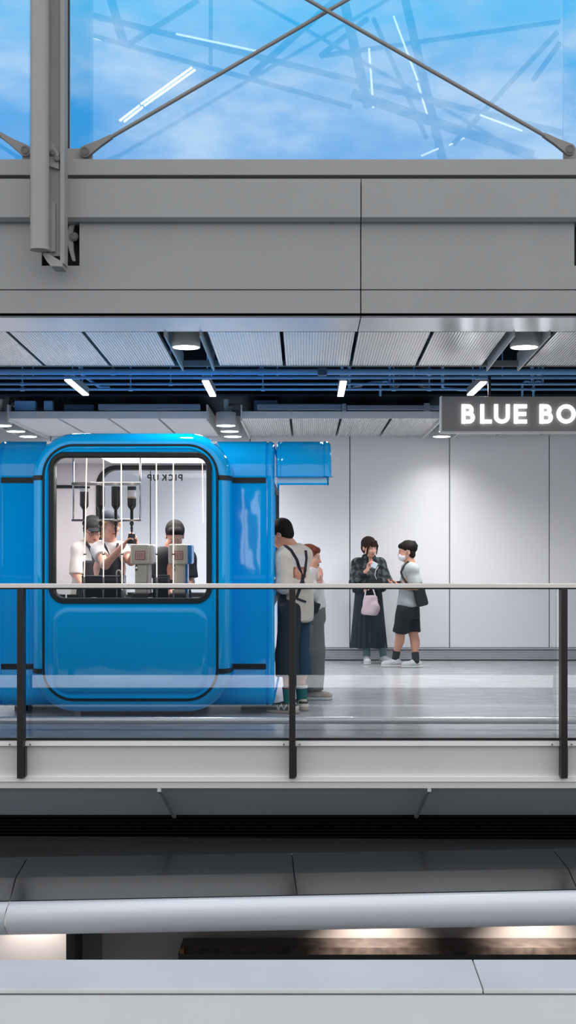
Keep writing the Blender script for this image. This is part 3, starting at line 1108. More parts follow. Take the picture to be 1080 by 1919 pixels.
def canopy_strip(i0, i1, xlines, name, m, parent, thick=.03, smooth=True, auto=30):
    """strip between profile lines, split along X by lines given as parameter tuples"""
    for (fa, fb) in zip(xlines[:-1], xlines[1:]):
        mb = MB()
        rows = []
        for i in range(i0, i1 + 1):
            (ra, ya), (rb, yb) = prof[i]
            A, B = P(0, ra, ya), P(1080, rb, yb)
            q = (i - i0) / max(1, i1 - i0)
            xa = fa[0] + (fa[1] - fa[0]) * q + .003
            xb = fb[0] + (fb[1] - fb[0]) * q - .003
            row = []
            for k in range(9):
                x = xa + (xb - xa) * k / 8
                f = (x - A.x) / (B.x - A.x)
                row.append(A + (B - A) * f)
            rows.append(row)
        vs = [p for r_ in rows for p in r_]
        nrow = len(rows)
        fs = [(i * 9 + k, i * 9 + k + 1, (i + 1) * 9 + k + 1, (i + 1) * 9 + k) for i in range(nrow - 1) for k in range(8)]
        mb.add(vs, fs)
        o = mb.build(name, m, parent, smooth=smooth, auto=auto if smooth else None)
        md = o.modifiers.new('thickness', 'SOLIDIFY')
        md.thickness = thick
        md.offset = 0


xl = [(-8.5, -8.5), (PX(52, 8.86), PX(18, 7.38)), (PX(547, 9.0), PX(557, 7.52)), (PX(1037, 9.1), PX(1082, 7.65)), (8.5, 8.5)]
canopy_strip(0, 1, [(-8.5, -8.5), (8.5, 8.5)], 'back_flashing', M_FLASH_SHADE, t, .012)
canopy_strip(1, 3, xl, 'roof_sheet', M_CANOPY, t, smooth=False)
canopy_strip(3, 9, [(-8.5, -8.5), (PX(19, 7.38), PX(12, 7.47)), (8.5, 8.5)], 'rolled_edge', M_NOSE, t, .02, auto=70)
for i, yo in ((1, .0), (3, 0.0)):
    (ra, ya), (rb, yb) = prof[i]
    A, B = P(0, ra - 1, ya), P(1080, rb - 1, yb)
    d = (B - A)
    A2, B2 = A - d * 1.2, B + d * 1.2
    MB().tube([A2, B2], .006, 8).build('seam_strip', M_CLAD_EDGE, t, smooth=True)
A, B = P(0, 1570, 9.55), P(1080, 1576, 9.46)
d = B - A
MB().tube([A - d * 1.2, B + d * 1.2], .008, 8).build('top_trim', M_STEEL_D, t, smooth=True)
MB().box(-8.5, 8.5, 8.4, 9.2, -.84, -.80).build('ceiling_board', mat('canopy lining', '#8d847d', .6), t)
tag_z = None

# dark display ledge in the shop front with its little warm spotlights
LY = 8.95
t = thing('display_ledge', 'dark glossy ledge under the canopy lit by warm spots', 'ledge', (PX(700, LY), LY, -4.6))
bx('front', PX(334, LY), 5.5, LY, LY + .22, -4.6, PZ(1788, LY), M_BLACKM, t)
mb = MB()
mb.prism([(LY - .01, PZ(1788, LY)), (LY + .02, PZ(1776, LY + .02)), (LY + .22, PZ(1774, LY + .02)), (LY + .22, PZ(1788, LY))], 'x', PX(338, LY), 5.5)
mb.build('top', mat('dark glossy stone', '#3a322d', .18, noise=.5, nscale=14), t)
bx('end_lip', PX(337, LY - .012), PX(345, LY - .012), LY - .02, LY + .02, PZ(1786, LY), PZ(1777, LY), mat('copper trim', '#8a5a3c', .3, metal=.7), t)
for px, y, sw, lab, pw in ((55, 8.82, .0, 'washing the pale wall under the canopy', .75), (700, 8.90, .0, 'in the middle of the taupe wall', 1.9), (1012, 8.90, 0, 'near the far end of the taupe wall', 1.9)):
    x = PX(px, y)
    z = -.915
    o = thing('wall_spotlight', f'small warm spotlight {lab}', 'spotlight', (x, y, z))
    MB().lathe((x, y, z), [(.03, 0), (.035, 0), (.035, .07), (.01, .072)], 16).build('housing', M_BLACKM, o, smooth=True, auto=35)
    MB().lathe((x, y, z - .003), [(.001, 0), (.026, 0), (.026, .004), (.001, .005)], 16).build('lens', M_LED_D, o, smooth=True)
    lamp('spotlight_beam', 'SPOT', (x, y, z - .02), P_SHOP * pw * 3.4, o, size=.02, color=(1, .9, .82), spot=100, blend=.8, rot=(math.radians(12), 0, 0))

# strip lights behind the viewer, plus glowing tubes added for reflected white steel lines
for (a_, b_, yv, lab) in (((224, 226), (262, 197), 25, 'lower half of the nearer line'), ((264, 195), (360, 126), 25, 'upper half of the nearer line'), ((232, 228), (268, 200), 25.2, 'lower half of the farther line'), ((270, 198), (366, 130), 25.2, 'upper half of the farther line'),
                          ((692, 90), (700, 202), 26.5, 'upright one'), ((738, 30), (783, 150), 27.5, 'tall leaning one'), ((783, 155), (804, 224), 27.5, 'short leaning one'), ((790, 292), (822, 278), 29, 'short one low by the cloud'), ((842, 272), (872, 257), 29, 'second short one low by the cloud'),
                          ((900, 215), (980, 245), 28.5, 'sloping one by the window corner'), ((170, 69), (190, 74), 26, 'tiny one by the mast'), ((330, 63), (480, 95), 26, 'faint level one')):
    A_, B_ = mirror_pt(*a_, yv), mirror_pt(*b_, yv)
    o = thing('reflected_tube', f'thin white glowing tube reflected in the sky window, {lab}', 'light', tuple((A_ + B_) / 2), 'strip lights of the hall roof')
    MB().tube([A_, B_], .022, 8).build('tube', M_STRIP if 'line' in lab else M_STEEL_GLOW, o, smooth=True)

# ================================================================== COFFEE KIOSK
KX = PX(245, 10.6)                     # axis of the round-cornered front bay
HW = 187.5 * 10.6 / F                  # half width of the front bay
KZ0, KZ1 = .07, 2.394
KZC, HH = (KZ0 + KZ1) / 2, (KZ1 - KZ0) / 2
BX1 = PX(515, 11.0)                    # body ends
BX0 = 2 * KX - BX1 - .06
BY0, BY1 = 11.0, 13.10
kiosk = thing('coffee_kiosk', 'glossy blue rounded coffee kiosk with a big window in its front bay', 'kiosk', (KX, 11.9, 0))


def body_prof(ins=0.0, n=10):
    """outline of the body section in (y, z), clockwise seen from the end"""
    y0, y1, z0, z1 = BY0 + ins, BY1 - ins, KZ0 + ins, 2.376 - ins
    rt, rb = max(.02, .30 - ins), max(.02, .13 - ins)
    out = []
    for cy, cz, r_, a0 in ((y0 + rb, z0 + rb, rb, 180), (y1 - rb, z0 + rb, rb, 270), (y1 - rt, z1 - rt, rt, 0), (y0 + rt, z1 - rt, rt, 90)):
        for i in range(n + 1):
            a = math.radians(a0 + 90 * i / n)
            out.append((cy + r_ * math.cos(a), cz + r_ * math.sin(a)))
        if a0 == 270:
            out += [(y1, z0 + rb + .03), (y1, z1 - rt - .03)]
        if a0 == 90:
            out += [(y0, z1 - rt - .03), (y0, z0 + rb + .03)]
    return out


# body shell: end rims with a groove at both ends; the front wall is open behind the front bay
stations = [(BX0 + .002, .045), (BX0 + .012, .014), (BX0 + .035, .0), (BX0 + .055, 0), (BX0 + .062, .010), (BX0 + .07, .010), (BX0 + .078, -.004), (BX0 + .10, 0), (BX0 + .125, 0)]
st = stations + [(KX - HW + .12, 0), (KX - HW + .37, 0), (KX + HW - .37, 0), (KX + HW - .12, 0)] + [(BX0 + BX1 - x, i) for x, i in reversed(stations)]
mb = MB()
loops = [[(x, y, z) for y, z in body_prof(i)] for x, i in st]
npf = len(loops[0])
vs = [p for L in loops for p in L]
fs = []
mid = len(stations)
for i in range(len(loops) - 1):
    for j in range(npf):
        # j = npf-1 is the flat front wall between the last top corner and the first bottom corner
        ya_, yb_ = loops[i][j][1], loops[i][(j + 1) % npf][1]
        if i == mid + 1 and (max(ya_, yb_) < 11.18 or min(ya_, yb_) > 12.92):
            continue
        if i in (mid, mid + 2) and (max(ya_, yb_) < BY0 + 1e-4 or min(ya_, yb_) > 12.92 or (max(ya_, yb_) < 11.3 and loops[i][j][2] > 2.0 and max(loops[i][j][2], loops[i][(j + 1) % npf][2]) < 2.31)):
            continue
        fs.append((i * npf + j, i * npf + (j + 1) % npf, (i + 1) * npf + (j + 1) % npf, (i + 1) * npf + j))
mb.add(vs, fs)
shell = mb.build('body_shell', M_BLUE, kiosk, smooth=True, auto=50)
# end walls: frame with the serving hatch open (sign side), plain wall (other side)
def end_wall(x, hatch):
    mb = MB()
    n = 40
    if hatch:
        # panel below the hatch and jambs
        mb.box(x - .04, x - .012, BY0 + .06, BY1 - .06, KZ0 + .06, .95)
        mb.box(x - .04, x - .012, BY0 + .06, BY0 + .115, .95, 2.0)
        mb.box(x - .04, x - .012, BY1 - .2, BY1 - .06, .95, 2.0)
        mb.box(x - .04, x - .012, BY0 + .10, BY1 - .10, 2.0, 2.29)
    else:
        mb.box(x + .012, x + .04, BY0 + .06, BY1 - .06, KZ0 + .06, 2.30)
    mb.build('end_wall', M_BLUE, kiosk)


end_wall(BX1, True)
end_wall(BX0, False)
hf = MB()
for (ya, yb, za, zb_) in ((BY0 + .105, BY0 + .145, .94, 2.01), (BY1 - .22, BY1 - .18, .94, 2.01), (BY0 + .105, BY1 - .18, 1.97, 2.01), (BY0 + .105, BY1 - .18, .94, .97)):
    hf.box(BX1 - .035, BX1 - .004, ya, yb, za, zb_)
hf.build('hatch_frame', M_GASKET, kiosk)

# raised awning flap over the hatch
mb = MB()
HX0, HX1 = BX1 + .012, PX(622, 11.0)


def hood_prof(ins, zlow):
    full = [(y, z) for y, z in body_prof(ins)]
    top = [(y, z) for y, z in full if z > 1.9]
    # from back bottom up over the top to front bottom
    top = [q for q in top if q[1] > 2.1 or q[0] < 12]
    return top + [(top[-1][0], zlow)]


zl = PZ(893, 11.0)
sts = [(HX0, .03), (HX0 + .010, .006), (HX0 + .022, 0), (HX0 + .034, 0), (HX0 + .040, .008), (HX0 + .046, .008), (HX0 + .055, 0), (HX1 - .085, 0), (HX1 - .075, .008), (HX1 - .067, .008), (HX1 - .06, -.003), (HX1 - .035, -.003), (HX1 - .012, .012), (HX1 - .004, .03), (HX1, .06)]
loops = [[(x, y, z) for y, z in hood_prof(i, zl)] for x, i in sts]
mb.loops(loops, close=False)
# end face of the flap
endl = loops[-1]
mb.add(endl, [tuple(range(len(endl)))])
mb.add(loops[0], [tuple(range(len(loops[0])))])
flap = mb.build('awning_flap', M_BLUE, kiosk, smooth=True, auto=45)
md = flap.modifiers.new('thickness', 'SOLIDIFY')
md.thickness = .02
md.offset = -1
mb = MB()
y0 = BY0 + .03
mb.box(HX0 + .01, HX1 - .03, y0, y0 + .012, PZ(908, y0), PZ(892, y0))
mb.box(HX1 - .042, HX1 - .03, y0, y0 + .25, PZ(908, y0), PZ(892, y0))
mb.build('awning_lip', M_BLUE_LIP, flap, bevel=.003)
for a_, b_, c_, d_ in ((HX0 + .005, HX1 - .024, 909, 905.5), (HX1 - .034, HX1 - .024, 909, 893)):
    bx('lip_edge', a_, b_, y0 - .006, y0 + .016, PZ(c_, y0), PZ(d_, y0), M_BLUE, flap)

# front bay: bulging frame lofted from rounded outlines
def ring(ins, y, r, n=12):
    return [(x, y, z) for x, z in rrect(KX, KZC, HW - ins, HH - ins, r, n)]


R0 = .36
lp = [ring(.03, 11.24, R0 - .03), ring(.006, 11.18, R0), ring(0, 11.10, R0), ring(0, 10.72, R0)]
for i in range(1, 9):
    a = math.pi / 2 * i / 8
    lp.append(ring(.098 * (1 - math.cos(a)), 10.72 - .14 * math.sin(a), R0 - .098 * (1 - math.cos(a))))
lp.append(ring(.105, 10.588, R0 - .105))
mb = MB()
mb.loops(lp)
bay = mb.build('front_bay', M_BLUE, kiosk, smooth=True, auto=55)
# black ring line
ri = .104
mb = MB()
mb.loops([ring(ri - .004, 10.592, R0 - ri), ring(ri - .002, 10.574, R0 - ri), ring(ri + .012, 10.574, R0 - ri - .014), ring(ri + .014, 10.592, R0 - ri - .016)])
mb.build('ring_gasket', M_GASKET, kiosk, smooth=True, auto=40)
# face between ring and window opening
WXC = PX(244, 10.57)
WHW = 152 * 10.57 / F
WZC = PZ(989, 10.57)
WHH = 141 * 10.57 / F
WR = .125


def wring(ins, y, r=None, n=12):
    return [(x, y, z) for x, z in rrect(WXC, WZC, WHW - ins, WHH - ins, (WR if r is None else r) - ins, n)]


mb = MB()
mb.loops([ring(ri + .010, 10.60, R0 - ri - .012), ring(ri + .014, 10.578, R0 - ri - .016), ring(ri + .022, 10.566, R0 - ri - .024), ring(ri + .034, 10.566, R0 - ri - .036), ring(ri + .040, 10.575, R0 - ri - .042), wring(-.006, 10.575), wring(0, 10.58)])
mb.build('front_face', M_BLUE, kiosk, smooth=True, auto=35)
# raised lower panel with rounded corners
pcx, pcz = PX(244, 10.56), PZ(1218, 10.56)
phw, phh = 146 * 10.56 / F, 82 * 10.56 / F
mb = MB()


def pring(ins, y):
    return [(x, y, z) for x, z in rrect(pcx, pcz, phw - ins, phh - ins, .13 - ins * .9, 10)]


L = [pring(0, 10.578), pring(.004, 10.570), pring(.016, 10.560), pring(.032, 10.553), pring(.05, 10.551)]
mb.loops(L)
nl = len(L[-1])
mb.add(L[-1], [tuple(range(nl))])
mb.build('lower_panel', M_BLUE, kiosk, smooth=True, auto=35)
# window frame and glass
mb = MB()
mb.loops([wring(-.004, 10.60), wring(-.004, 10.566), wring(.002, 10.558), wring(.034, 10.558), wring(.040, 10.566), wring(.040, 10.66), wring(-.004, 10.66)])
frame = mb.build('window_frame', M_GASKET, kiosk, smooth=True, auto=40)
mb = MB()
g = wring(.036, 10.60)
mb.add(g, [tuple(range(len(g)))])
mb.build('window_glass', G_POD, frame)

# horizontal black straps round body and bay
for zc in (2.019, .419):
    h = .024
    bx('strap', KX + HW - .02, BX1 - .075, BY0 - .006, BY0 + .01, zc - h, zc + h, M_GASKET, kiosk)
    bx('strap', BX0 + .075, KX - HW + .02, BY0 - .006, BY0 + .01, zc - h, zc + h, M_GASKET, kiosk)
    for sgn in (-1, 1):
        mb = MB()
        pts = []
        path = [(.0, 10.99), (0, 10.85), (0, 10.72)] + [(.098 * (1 - math.cos(math.pi / 2 * i / 8)), 10.72 - .14 * math.sin(math.pi / 2 * i / 8)) for i in range(1, 9)]
        for ins, y in path:
            # just proud of the bay surface
            f = .006
            pts.append((KX + sgn * (HW - ins + f * .7), y - f * .7))
        inner = [(x - sgn * .016, y + .016) for x, y in pts]
        poly = pts + inner[::-1]
        hh_ = .020
        n_ = len(pts)
        for i in range(n_ - 1):
            mb.prism([pts[i], pts[i + 1], inner[i + 1], inner[i]], 'z', zc - .002 - hh_, zc - .002 + hh_)
        mb.build('strap', M_GASKET, kiosk)

# white interior lining
mb = MB()
IX0, IX1 = BX0 + .09, BX1 - .09
IY0, IY1 = 10.68, 13.0
IZ0, IZ1 = .13, 2.30
fx0, fx1 = KX - HW + .125, KX + HW - .125
mb.box(IX0, IX1, 11.17, IY1, IZ0 - .03, IZ0)                       # floor
mb.box(fx0, fx1, 10.68, 11.2, .45, .47)
mb.box(IX0, IX1, 11.14, IY1, IZ1, IZ1 + .02)
mb.box(fx0, fx1, 10.64, 11.15, IZ1, IZ1 + .02)
mb.build('interior_floor', M_WHITE, kiosk)
mb = MB()
mb.prism(body_prof(.04), 'x', IX0 - .02, IX0)
mb.box(fx0 - .004, fx0, 10.66, 11.06, .45, IZ1)
mb.box(fx1, fx1 + .004, 10.66, 11.06, .45, IZ1)
mb.box(IX0, fx0, 11.04, 11.06, .22, 2.04)
mb.box(fx1, IX1, 11.04, 11.06, .22, 2.04)
mb.box(fx0, fx1, 10.665, 10.68, .45, WZC - WHH - .005)
mb.build('interior_wall', M_WHITE, kiosk)
# back wall with the pick-up window
hx0, hx1 = PX(181, 13.0), PX(181, 13.0) + 1.62
hz0, hz1 = .95, PZ(873, 13.0)


def hring(ins, y, r=.20):
    return [(x, y, z) for x, z in rrect((hx0 + hx1) / 2, (hz0 + hz1) / 2, (hx1 - hx0) / 2 - ins, (hz1 - hz0) / 2 - ins, max(.02, r - ins), 10)]


def big(y):
    return [(x, y, z) for x, z in rrect((IX0 + IX1) / 2, (IZ0 + IZ1) / 2, (IX1 - IX0) / 2, (IZ1 - IZ0) / 2, .05, 10)]


mb = MB()
mb.loops([big(13.0), hring(-.002, 13.0)])
mb.build('interior_back', M_WHITE, kiosk)
mb = MB()
mb.loops([[(x, y, z) for x, y, z in rrl] for rrl in ([(a, 13.10, b) for a, b in rrect(KX, 1.22, HW - .04, 1.02, .05, 10)], hring(-.002, 13.10))])
mb.build('back_wall', M_BLUE, kiosk)
mb = MB()
mb.loops([hring(-.004, 13.12), hring(-.004, 12.985), hring(.004, 12.978), hring(.036, 12.978), hring(.04, 12.985), hring(.04, 13.12), hring(-.004, 13.12)])
hfr = mb.build('pickup_window_frame', M_GASKET, kiosk, smooth=True, auto=40)
mb = MB()
g = hring(.036, 13.05)
mb.add(g, [tuple(range(len(g)))])
mb.build('pickup_glass', G_PICK, hfr)
# black interior strap on the back wall beside the pick-up window
bx('interior_strap', IX0, PX(156, 12.99), 12.985, 13.0, PZ(915, 12.99), PZ(909, 12.99), M_GASKET, kiosk)
# lettering on the pick-up glass, reads from outside so it is mirrored here
u2 = PZ(889, 13.04) - PZ(901, 13.04)
for ch, px in zip('PICKUP', (342, 331, 325, 312, 297, 284)):
    mb = MB()
    strokes(mb, glyph(ch, .09), PX(px, 13.04), PZ(901, 13.04), u2, u2 * .21, 13.040, 13.044, sx=-1)
    mb.build('pickup_letter_' + ch.lower(), M_GASKET, kiosk, fix=False)
# ceiling light inside
lx0, lx1 = PX(183, 11.25), PX(395, 11.25)
mb = MB()
mb.box(lx0 - .10, lx1 + .10, 11.5, 12.75, IZ1 - .012, IZ1 - .001)
cl_ = mb.build('ceiling_light', M_LED_P, kiosk)
lamp('kiosk_ceiling_beam', 'AREA', ((lx0 + lx1) / 2, 11.6, IZ1 - .03), P_POD, kiosk, size=1.2, sy=.8, shape='RECTANGLE', color=(1, .96, .95))
# counter along the window and the dark plinth
bx('counter', fx0 + .005, fx1 - .005, 10.70, 11.22, .90, .955, mat('dark steel counter', '#3b3d3d', .3, metal=.5), kiosk, bevel=.004)
bx('counter_front', fx0 + .02, fx1 - .02, 10.95, 11.18, .46, .90, M_WHITE, kiosk)
bx('plinth', KX - HW + .35, KX + HW - .35, 10.95, 12.8, 0.0, KZ0 + .03, M_BLACK, kiosk)
for sx in (-1, 1):
    bx('plinth', KX + sx * 1.0 - .12, KX + sx * 1.0 + .12, 11.3, 12.9, 0, KZ0 + .03, M_BLACK, kiosk)

# ------------------------------------------------------------------ hanging bottle rack and bottles
RKY = 11.15
rk = thing('bottle_rack', 'chrome hanging rack with two bars inside the kiosk window', 'rack', (PX(200, RKY), RKY, PZ(975, RKY)))
for px in (137.5, 263):
    MB().tube([P(px, 977, RKY), Vector((PX(px, RKY), RKY, IZ1 - .001))], .008, 12).build('hanger', M_CHROME, rk, smooth=True)
bx('top_bar', PX(135, RKY), PX(265, RKY), RKY - .04, RKY + .04, PZ(910, RKY), PZ(904, RKY), M_CHROME, rk, bevel=.004)
for sy_ in (-1, 1):
    bx('bottom_bar', PX(135, RKY), PX(265, RKY), RKY + sy_ * .026 - .005, RKY + sy_ * .026 + .005, PZ(977, RKY), PZ(973, RKY), M_CHROME, rk, bevel=.002)
for px in (137.5, 263):
    bx('end_bar', PX(px - 2, RKY), PX(px + 2, RKY), RKY - .022, RKY + .022, PZ(977, RKY), PZ(973, RKY), M_CHROME, rk)
bl = ['with white top and dotted sleeve', 'all dark', 'all dark', 'half empty with pale foam line']
M_COFFEE = mat('dark coffee bottle', '#1f1b19', .2)
M_BTOP = mat('cloudy bottle glass', '#d8d6d6', .2)
M_FOAM = mat('beige foam', '#b59a78', .5)
bn = ['first on the chrome rack', 'second on the chrome rack', 'third on the chrome rack', 'last on the chrome rack']
for i, px in enumerate((158, 188.5, 217, 247)):
    c = P(px, 951, RKY)
    zt_ = PZ(911.5, RKY)
    zb_ = PZ(985, RKY)
    o = thing('coffee_bottle', f'upside-down bottle, {bl[i]}, {bn[i]}', 'bottle', (c.x, RKY, zb_), 'upside-down bottles on the chrome rack')
    R_ = 8.2 * RKY / F
    zs = PZ(948, RKY)
    H = zt_ - zs
    if i == 3:
        MB().lathe((c.x, RKY, zs), [(R_, 0), (R_, H * .38)], 20).build('coffee', M_COFFEE, o, smooth=True, auto=35)
        MB().lathe((c.x, RKY, zs), [(R_ * 1.0, H * .38), (R_, H * .46)], 20).build('foam', M_FOAM, o, smooth=True, auto=35)
        MB().lathe((c.x, RKY, zs), [(R_, H * .46), (R_, H * .8)], 20).build('clear_wall', M_BTOP, o, smooth=True, auto=35)
        MB().lathe((c.x, RKY, zs), [(R_, H * .8), (R_, H), (R_ * .9, H * 1.0)], 20).build('base_cap', M_COFFEE, o, smooth=True, auto=35)
    elif i == 0:
        MB().lathe((c.x, RKY, zs), [(R_, 0), (R_, H * .72)], 20).build('sleeve', mat('dotted sleeve', '#2b2523', .5), o, smooth=True, auto=35)
        MB().lathe((c.x, RKY, zs), [(R_ * .98, H * .72), (R_ * .98, H * .90)], 20).build('clear_wall', M_BTOP, o, smooth=True, auto=35)
        MB().lathe((c.x, RKY, zs), [(R_ * 1.3, H * .90), (R_ * 1.3, H * 1.0)], 20).build('base_cap', M_COFFEE, o, smooth=True, auto=35)
    else:
        MB().lathe((c.x, RKY, zs), [(R_, 0), (R_, H * .97), (R_ * .9, H)], 20).build('coffee', M_COFFEE, o, smooth=True, auto=35)
    MB().lathe((c.x, RKY, zb_), [(.012, 0), (.014, .02), (.014, zs - zb_ - .035), (R_ * .8, zs - zb_ - .012), (R_, zs - zb_)], 20).build('neck', M_COFFEE, o, smooth=True, auto=45)
    zsp = PZ(1008, RKY)
    MB().lathe((c.x, RKY, zsp), [(.003, 0), (.006, .05), (.012, .06), (.009, .072), (.014, .085), (.008, .10), (.018, .122), (.02, .135)], 14).build('spout', M_BLACKM, o, smooth=True, auto=40)

# ------------------------------------------------------------------ glowing tubes standing in for reflections on the window glass
tn = ['crossing the first hanging bottle', 'crossing the second hanging bottle', 'beside the third hanging bottle', 'beside the pick up lettering', 'in front of the dark haired barista', 'next to the window edge']
for i, (pa, pb) in enumerate(((163, 158), (194, 194), (227, 229), (293, 294), (325, 325), (379, 381))):
    ya = 10.775
    low = (1088, 1088, 1112, 1088, 1112, 985)[i]
    zlow = PZ(low, ya)
    o = thing('reflection_tube', f'thin glowing reflection tube in the kiosk window, {tn[i]}', 'lamp', (PX(pb, ya), ya, zlow), 'glowing reflection tubes in the kiosk window')
    MB().tube([(PX(pb, ya), ya, zlow + .02), (PX(pa, ya), ya, IZ1 - .001)], .0044 if i < 5 else .003, 12).build('tube', M_REFL_TUBE, o, smooth=True)
    if i < 5:
        MB().lathe((PX(pb, ya), ya, .956), [(.016, 0), (.016, .01), (.008, .014), (.008, zlow + .03 - .956)], 14).build('stem', M_CHROME, o, smooth=True, auto=40)
        zk = PZ(1040, ya)
        f = (zk - zlow) / (IZ1 - zlow)
        MB().lathe((PX(pb + (pa - pb) * f, ya), ya, zk), [(.012, 0), (.012, .012)], 14).build('collar', M_BLACKM, o, smooth=True, auto=40)

# ------------------------------------------------------------------ two tap machines on the counter
def machine(px, m_side, label):
    y = 10.84
    s_ = y / F
    xc = PX(px, y)
    zt_, zb_ = PZ(1020, y), PZ(1058, y)
    o = thing('espresso_tap', label, 'coffee machine', (xc, y, .955))
    # rounded head, front face
    w = 17.5 * s_
    hd = rrect(xc, (zt_ + zb_) / 2, w, (zt_ - zb_) / 2, .02, 5)
    hd = [(x + (.006 if z > (zt_ + zb_) / 2 else 0) * 0 + (x - xc) * (.10 if z < zt_ - .06 and z > zb_ + .04 else 0), z) for x, z in hd]
    head = MB().prism(hd, 'y', y, y + .10).build('head', M_BRUSH, o, bevel=.008)
    MB().prism([(x + .034, z) for x, z in rrect(xc, (zt_ + zb_) / 2, w * .97, (zt_ - zb_) / 2 - .002, .02, 5)], 'y', y + .10, y + .33).build('side_cover', m_side, o, bevel=.008)
    bw = 9.5 * s_
    bz = PZ(1040.5, y)
    b_ = MB().prism(rrect(xc + .005, bz, bw, bw * .88, .008, 4), 'y', y - .008, y + .004).build('badge', mat('badge copper', '#8d5f57', .4), head)
    mb = MB()
    for k in range(5):
        xx = xc + .005 + (k - 2) * bw * .36
        mb.box(xx - .0022, xx + .0022, y - .011, y - .006, bz - bw * .62, bz + bw * .62)
    for k in (-1, 1):
        mb.box(xc + .005 - bw * .8, xc + .005 + bw * .8, y - .0105, y - .006, bz + k * bw * .62 - .002, bz + k * bw * .62 + .002)
    mb.build('badge_pattern', mat('badge cream', '#c9b6ae', .4), b_)
    cw = 12.0 * s_
    MB().box(xc - cw + .01, xc + cw + .004, y + .02, y + .10, PZ(1113, y), zb_ + .01).build('column', M_BRUSH, o, bevel=.01)
    MB().box(xc - cw + .03, xc + cw + .022, y + .10, y + .22, PZ(1113, y), zb_ + .01).build('column_cover', m_side, o, bevel=.006)
    MB().box(xc - cw - .015, xc + cw + .02, y - .02, y + .26, .956, PZ(1112, y)).build('base', M_BLACKM, o, bevel=.006)
    MB().tube([Vector((xc - .03, y + .03, zb_)), Vector((xc - .03, y + .01, zb_ - .05))], .010, 10).build('spout', M_CHROME, o, smooth=True)
    return o


machine(262, M_WHITE, 'silver espresso tap with white side and copper badge, beside the waitress jug')
machine(333, mat('blue machine paint', (.01, .20, .52), .25, coat=.5), 'silver espresso tap with blue side and copper badge, before the dark haired barista')

# dark appliances and small ware on the counter
def counter_box(name, label, a, b, r0, r1, y, d, m, cat):
    o = thing(name, label, cat, (PX((a + b) / 2, y), y + d / 2, PZ(r1, y)))
    MB().box(PX(a, y), PX(b, y), y, y + d, PZ(r1, y), PZ(r0, y)).build('body', m, o, bevel=.008)
    return o


zct = .956
def rowz(z, y):
    return VY - (z - CZ) * F / y


o = counter_box('grinder', 'black coffee grinder body under the rack of bottles', 153, 231, 1080, rowz(zct, 10.98), 10.98, .18, mat('black appliance', '#15181c', .25), 'grinder')
bx('lid', PX(153, 10.98), PX(231, 10.98), 10.975, 11.165, PZ(1082, 10.98), PZ(1079, 10.98), mat('blue black lid', '#24303c', .3), o, bevel=.003)
o = counter_box('scale', 'black brewing scale box between the two espresso taps', 286, 315, 1081, rowz(zct, 10.98), 10.98, .18, MATS['black appliance'], 'scale')
bx('tray', PX(287, 10.98), PX(314, 10.98), 10.985, 11.155, PZ(1081, 10.98), PZ(1078, 10.98), mat('blue black lid', '#24303c'), o)
o = thing('steam_tap', 'chrome curved tap standing beside the black grinder', 'tap', (PX(226, 10.74), 10.74, zct))
pz = PZ(1068, 10.74)
x = PX(219, 10.74)
MB().tube([(x, 10.74, zct), (x, 10.74, pz - .02)] + [(x + .016 - .016 * math.cos(a), 10.74, pz - .02 + .016 * math.sin(a)) for a in np.linspace(.3, math.pi, 8)] + [(x + .032, 10.74, pz - .10)], .007, 12).build('spout', M_CHROME, o, smooth=True)
MB().lathe((x, 10.74, zct), [(.02, 0), (.02, .012), (.008, .016)], 14).build('foot', M_CHROME, o, smooth=True, auto=40)
for px, lab in ((177, 'under the black grinder edge'), (281, 'right beside the first espresso tap'), (366, 'near the window corner')):
    y = 10.78
    o = thing('milk_jug', f'small steel milk jug {lab}', 'jug', (PX(px, y), y, zct))
    MB().lathe((PX(px, y), y, zct), [(.03, 0), (.034, .01), (.030, .05), (.026, .065), (.024, .065), (.024, .03)], 18).build('body', M_CHROME, o, smooth=True, auto=45)
    MB().tube([(PX(px, y) + .03, y, zct + .055), (PX(px, y) + .05, y, zct + .05), (PX(px, y) + .05, y, zct + .02), (PX(px, y) + .031, y, zct + .015)], .004, 8).build('handle', M_CHROME, o, smooth=True)
for px, lab in ((112, 'nearest the window edge'), (136, 'second along from the window edge')):
    y = 10.86
    o = thing('canister', f'dark green grey canister {lab} on the counter', 'canister', (PX(px, y), y, zct), 'canisters on the kiosk counter')
    MB().lathe((PX(px, y), y, zct), [(.045, 0), (.047, .005), (.047, .07)], 18).build('body', mat('dark canister', '#2e3a38', .3), o, smooth=True, auto=40)
    MB().lathe((PX(px, y), y, zct + .07), [(.048, 0), (.048, .015), (.01, .02)], 18).build('lid', M_BLACKM, o, smooth=True, auto=40)

# ================================================================== PEOPLE: figures meshed from smooth distance fields
V3 = lambda *a: np.array(a[0] if len(a) == 1 else a, dtype=float)


def unit(v):
    v = V3(v)
    return v / np.linalg.norm(v)


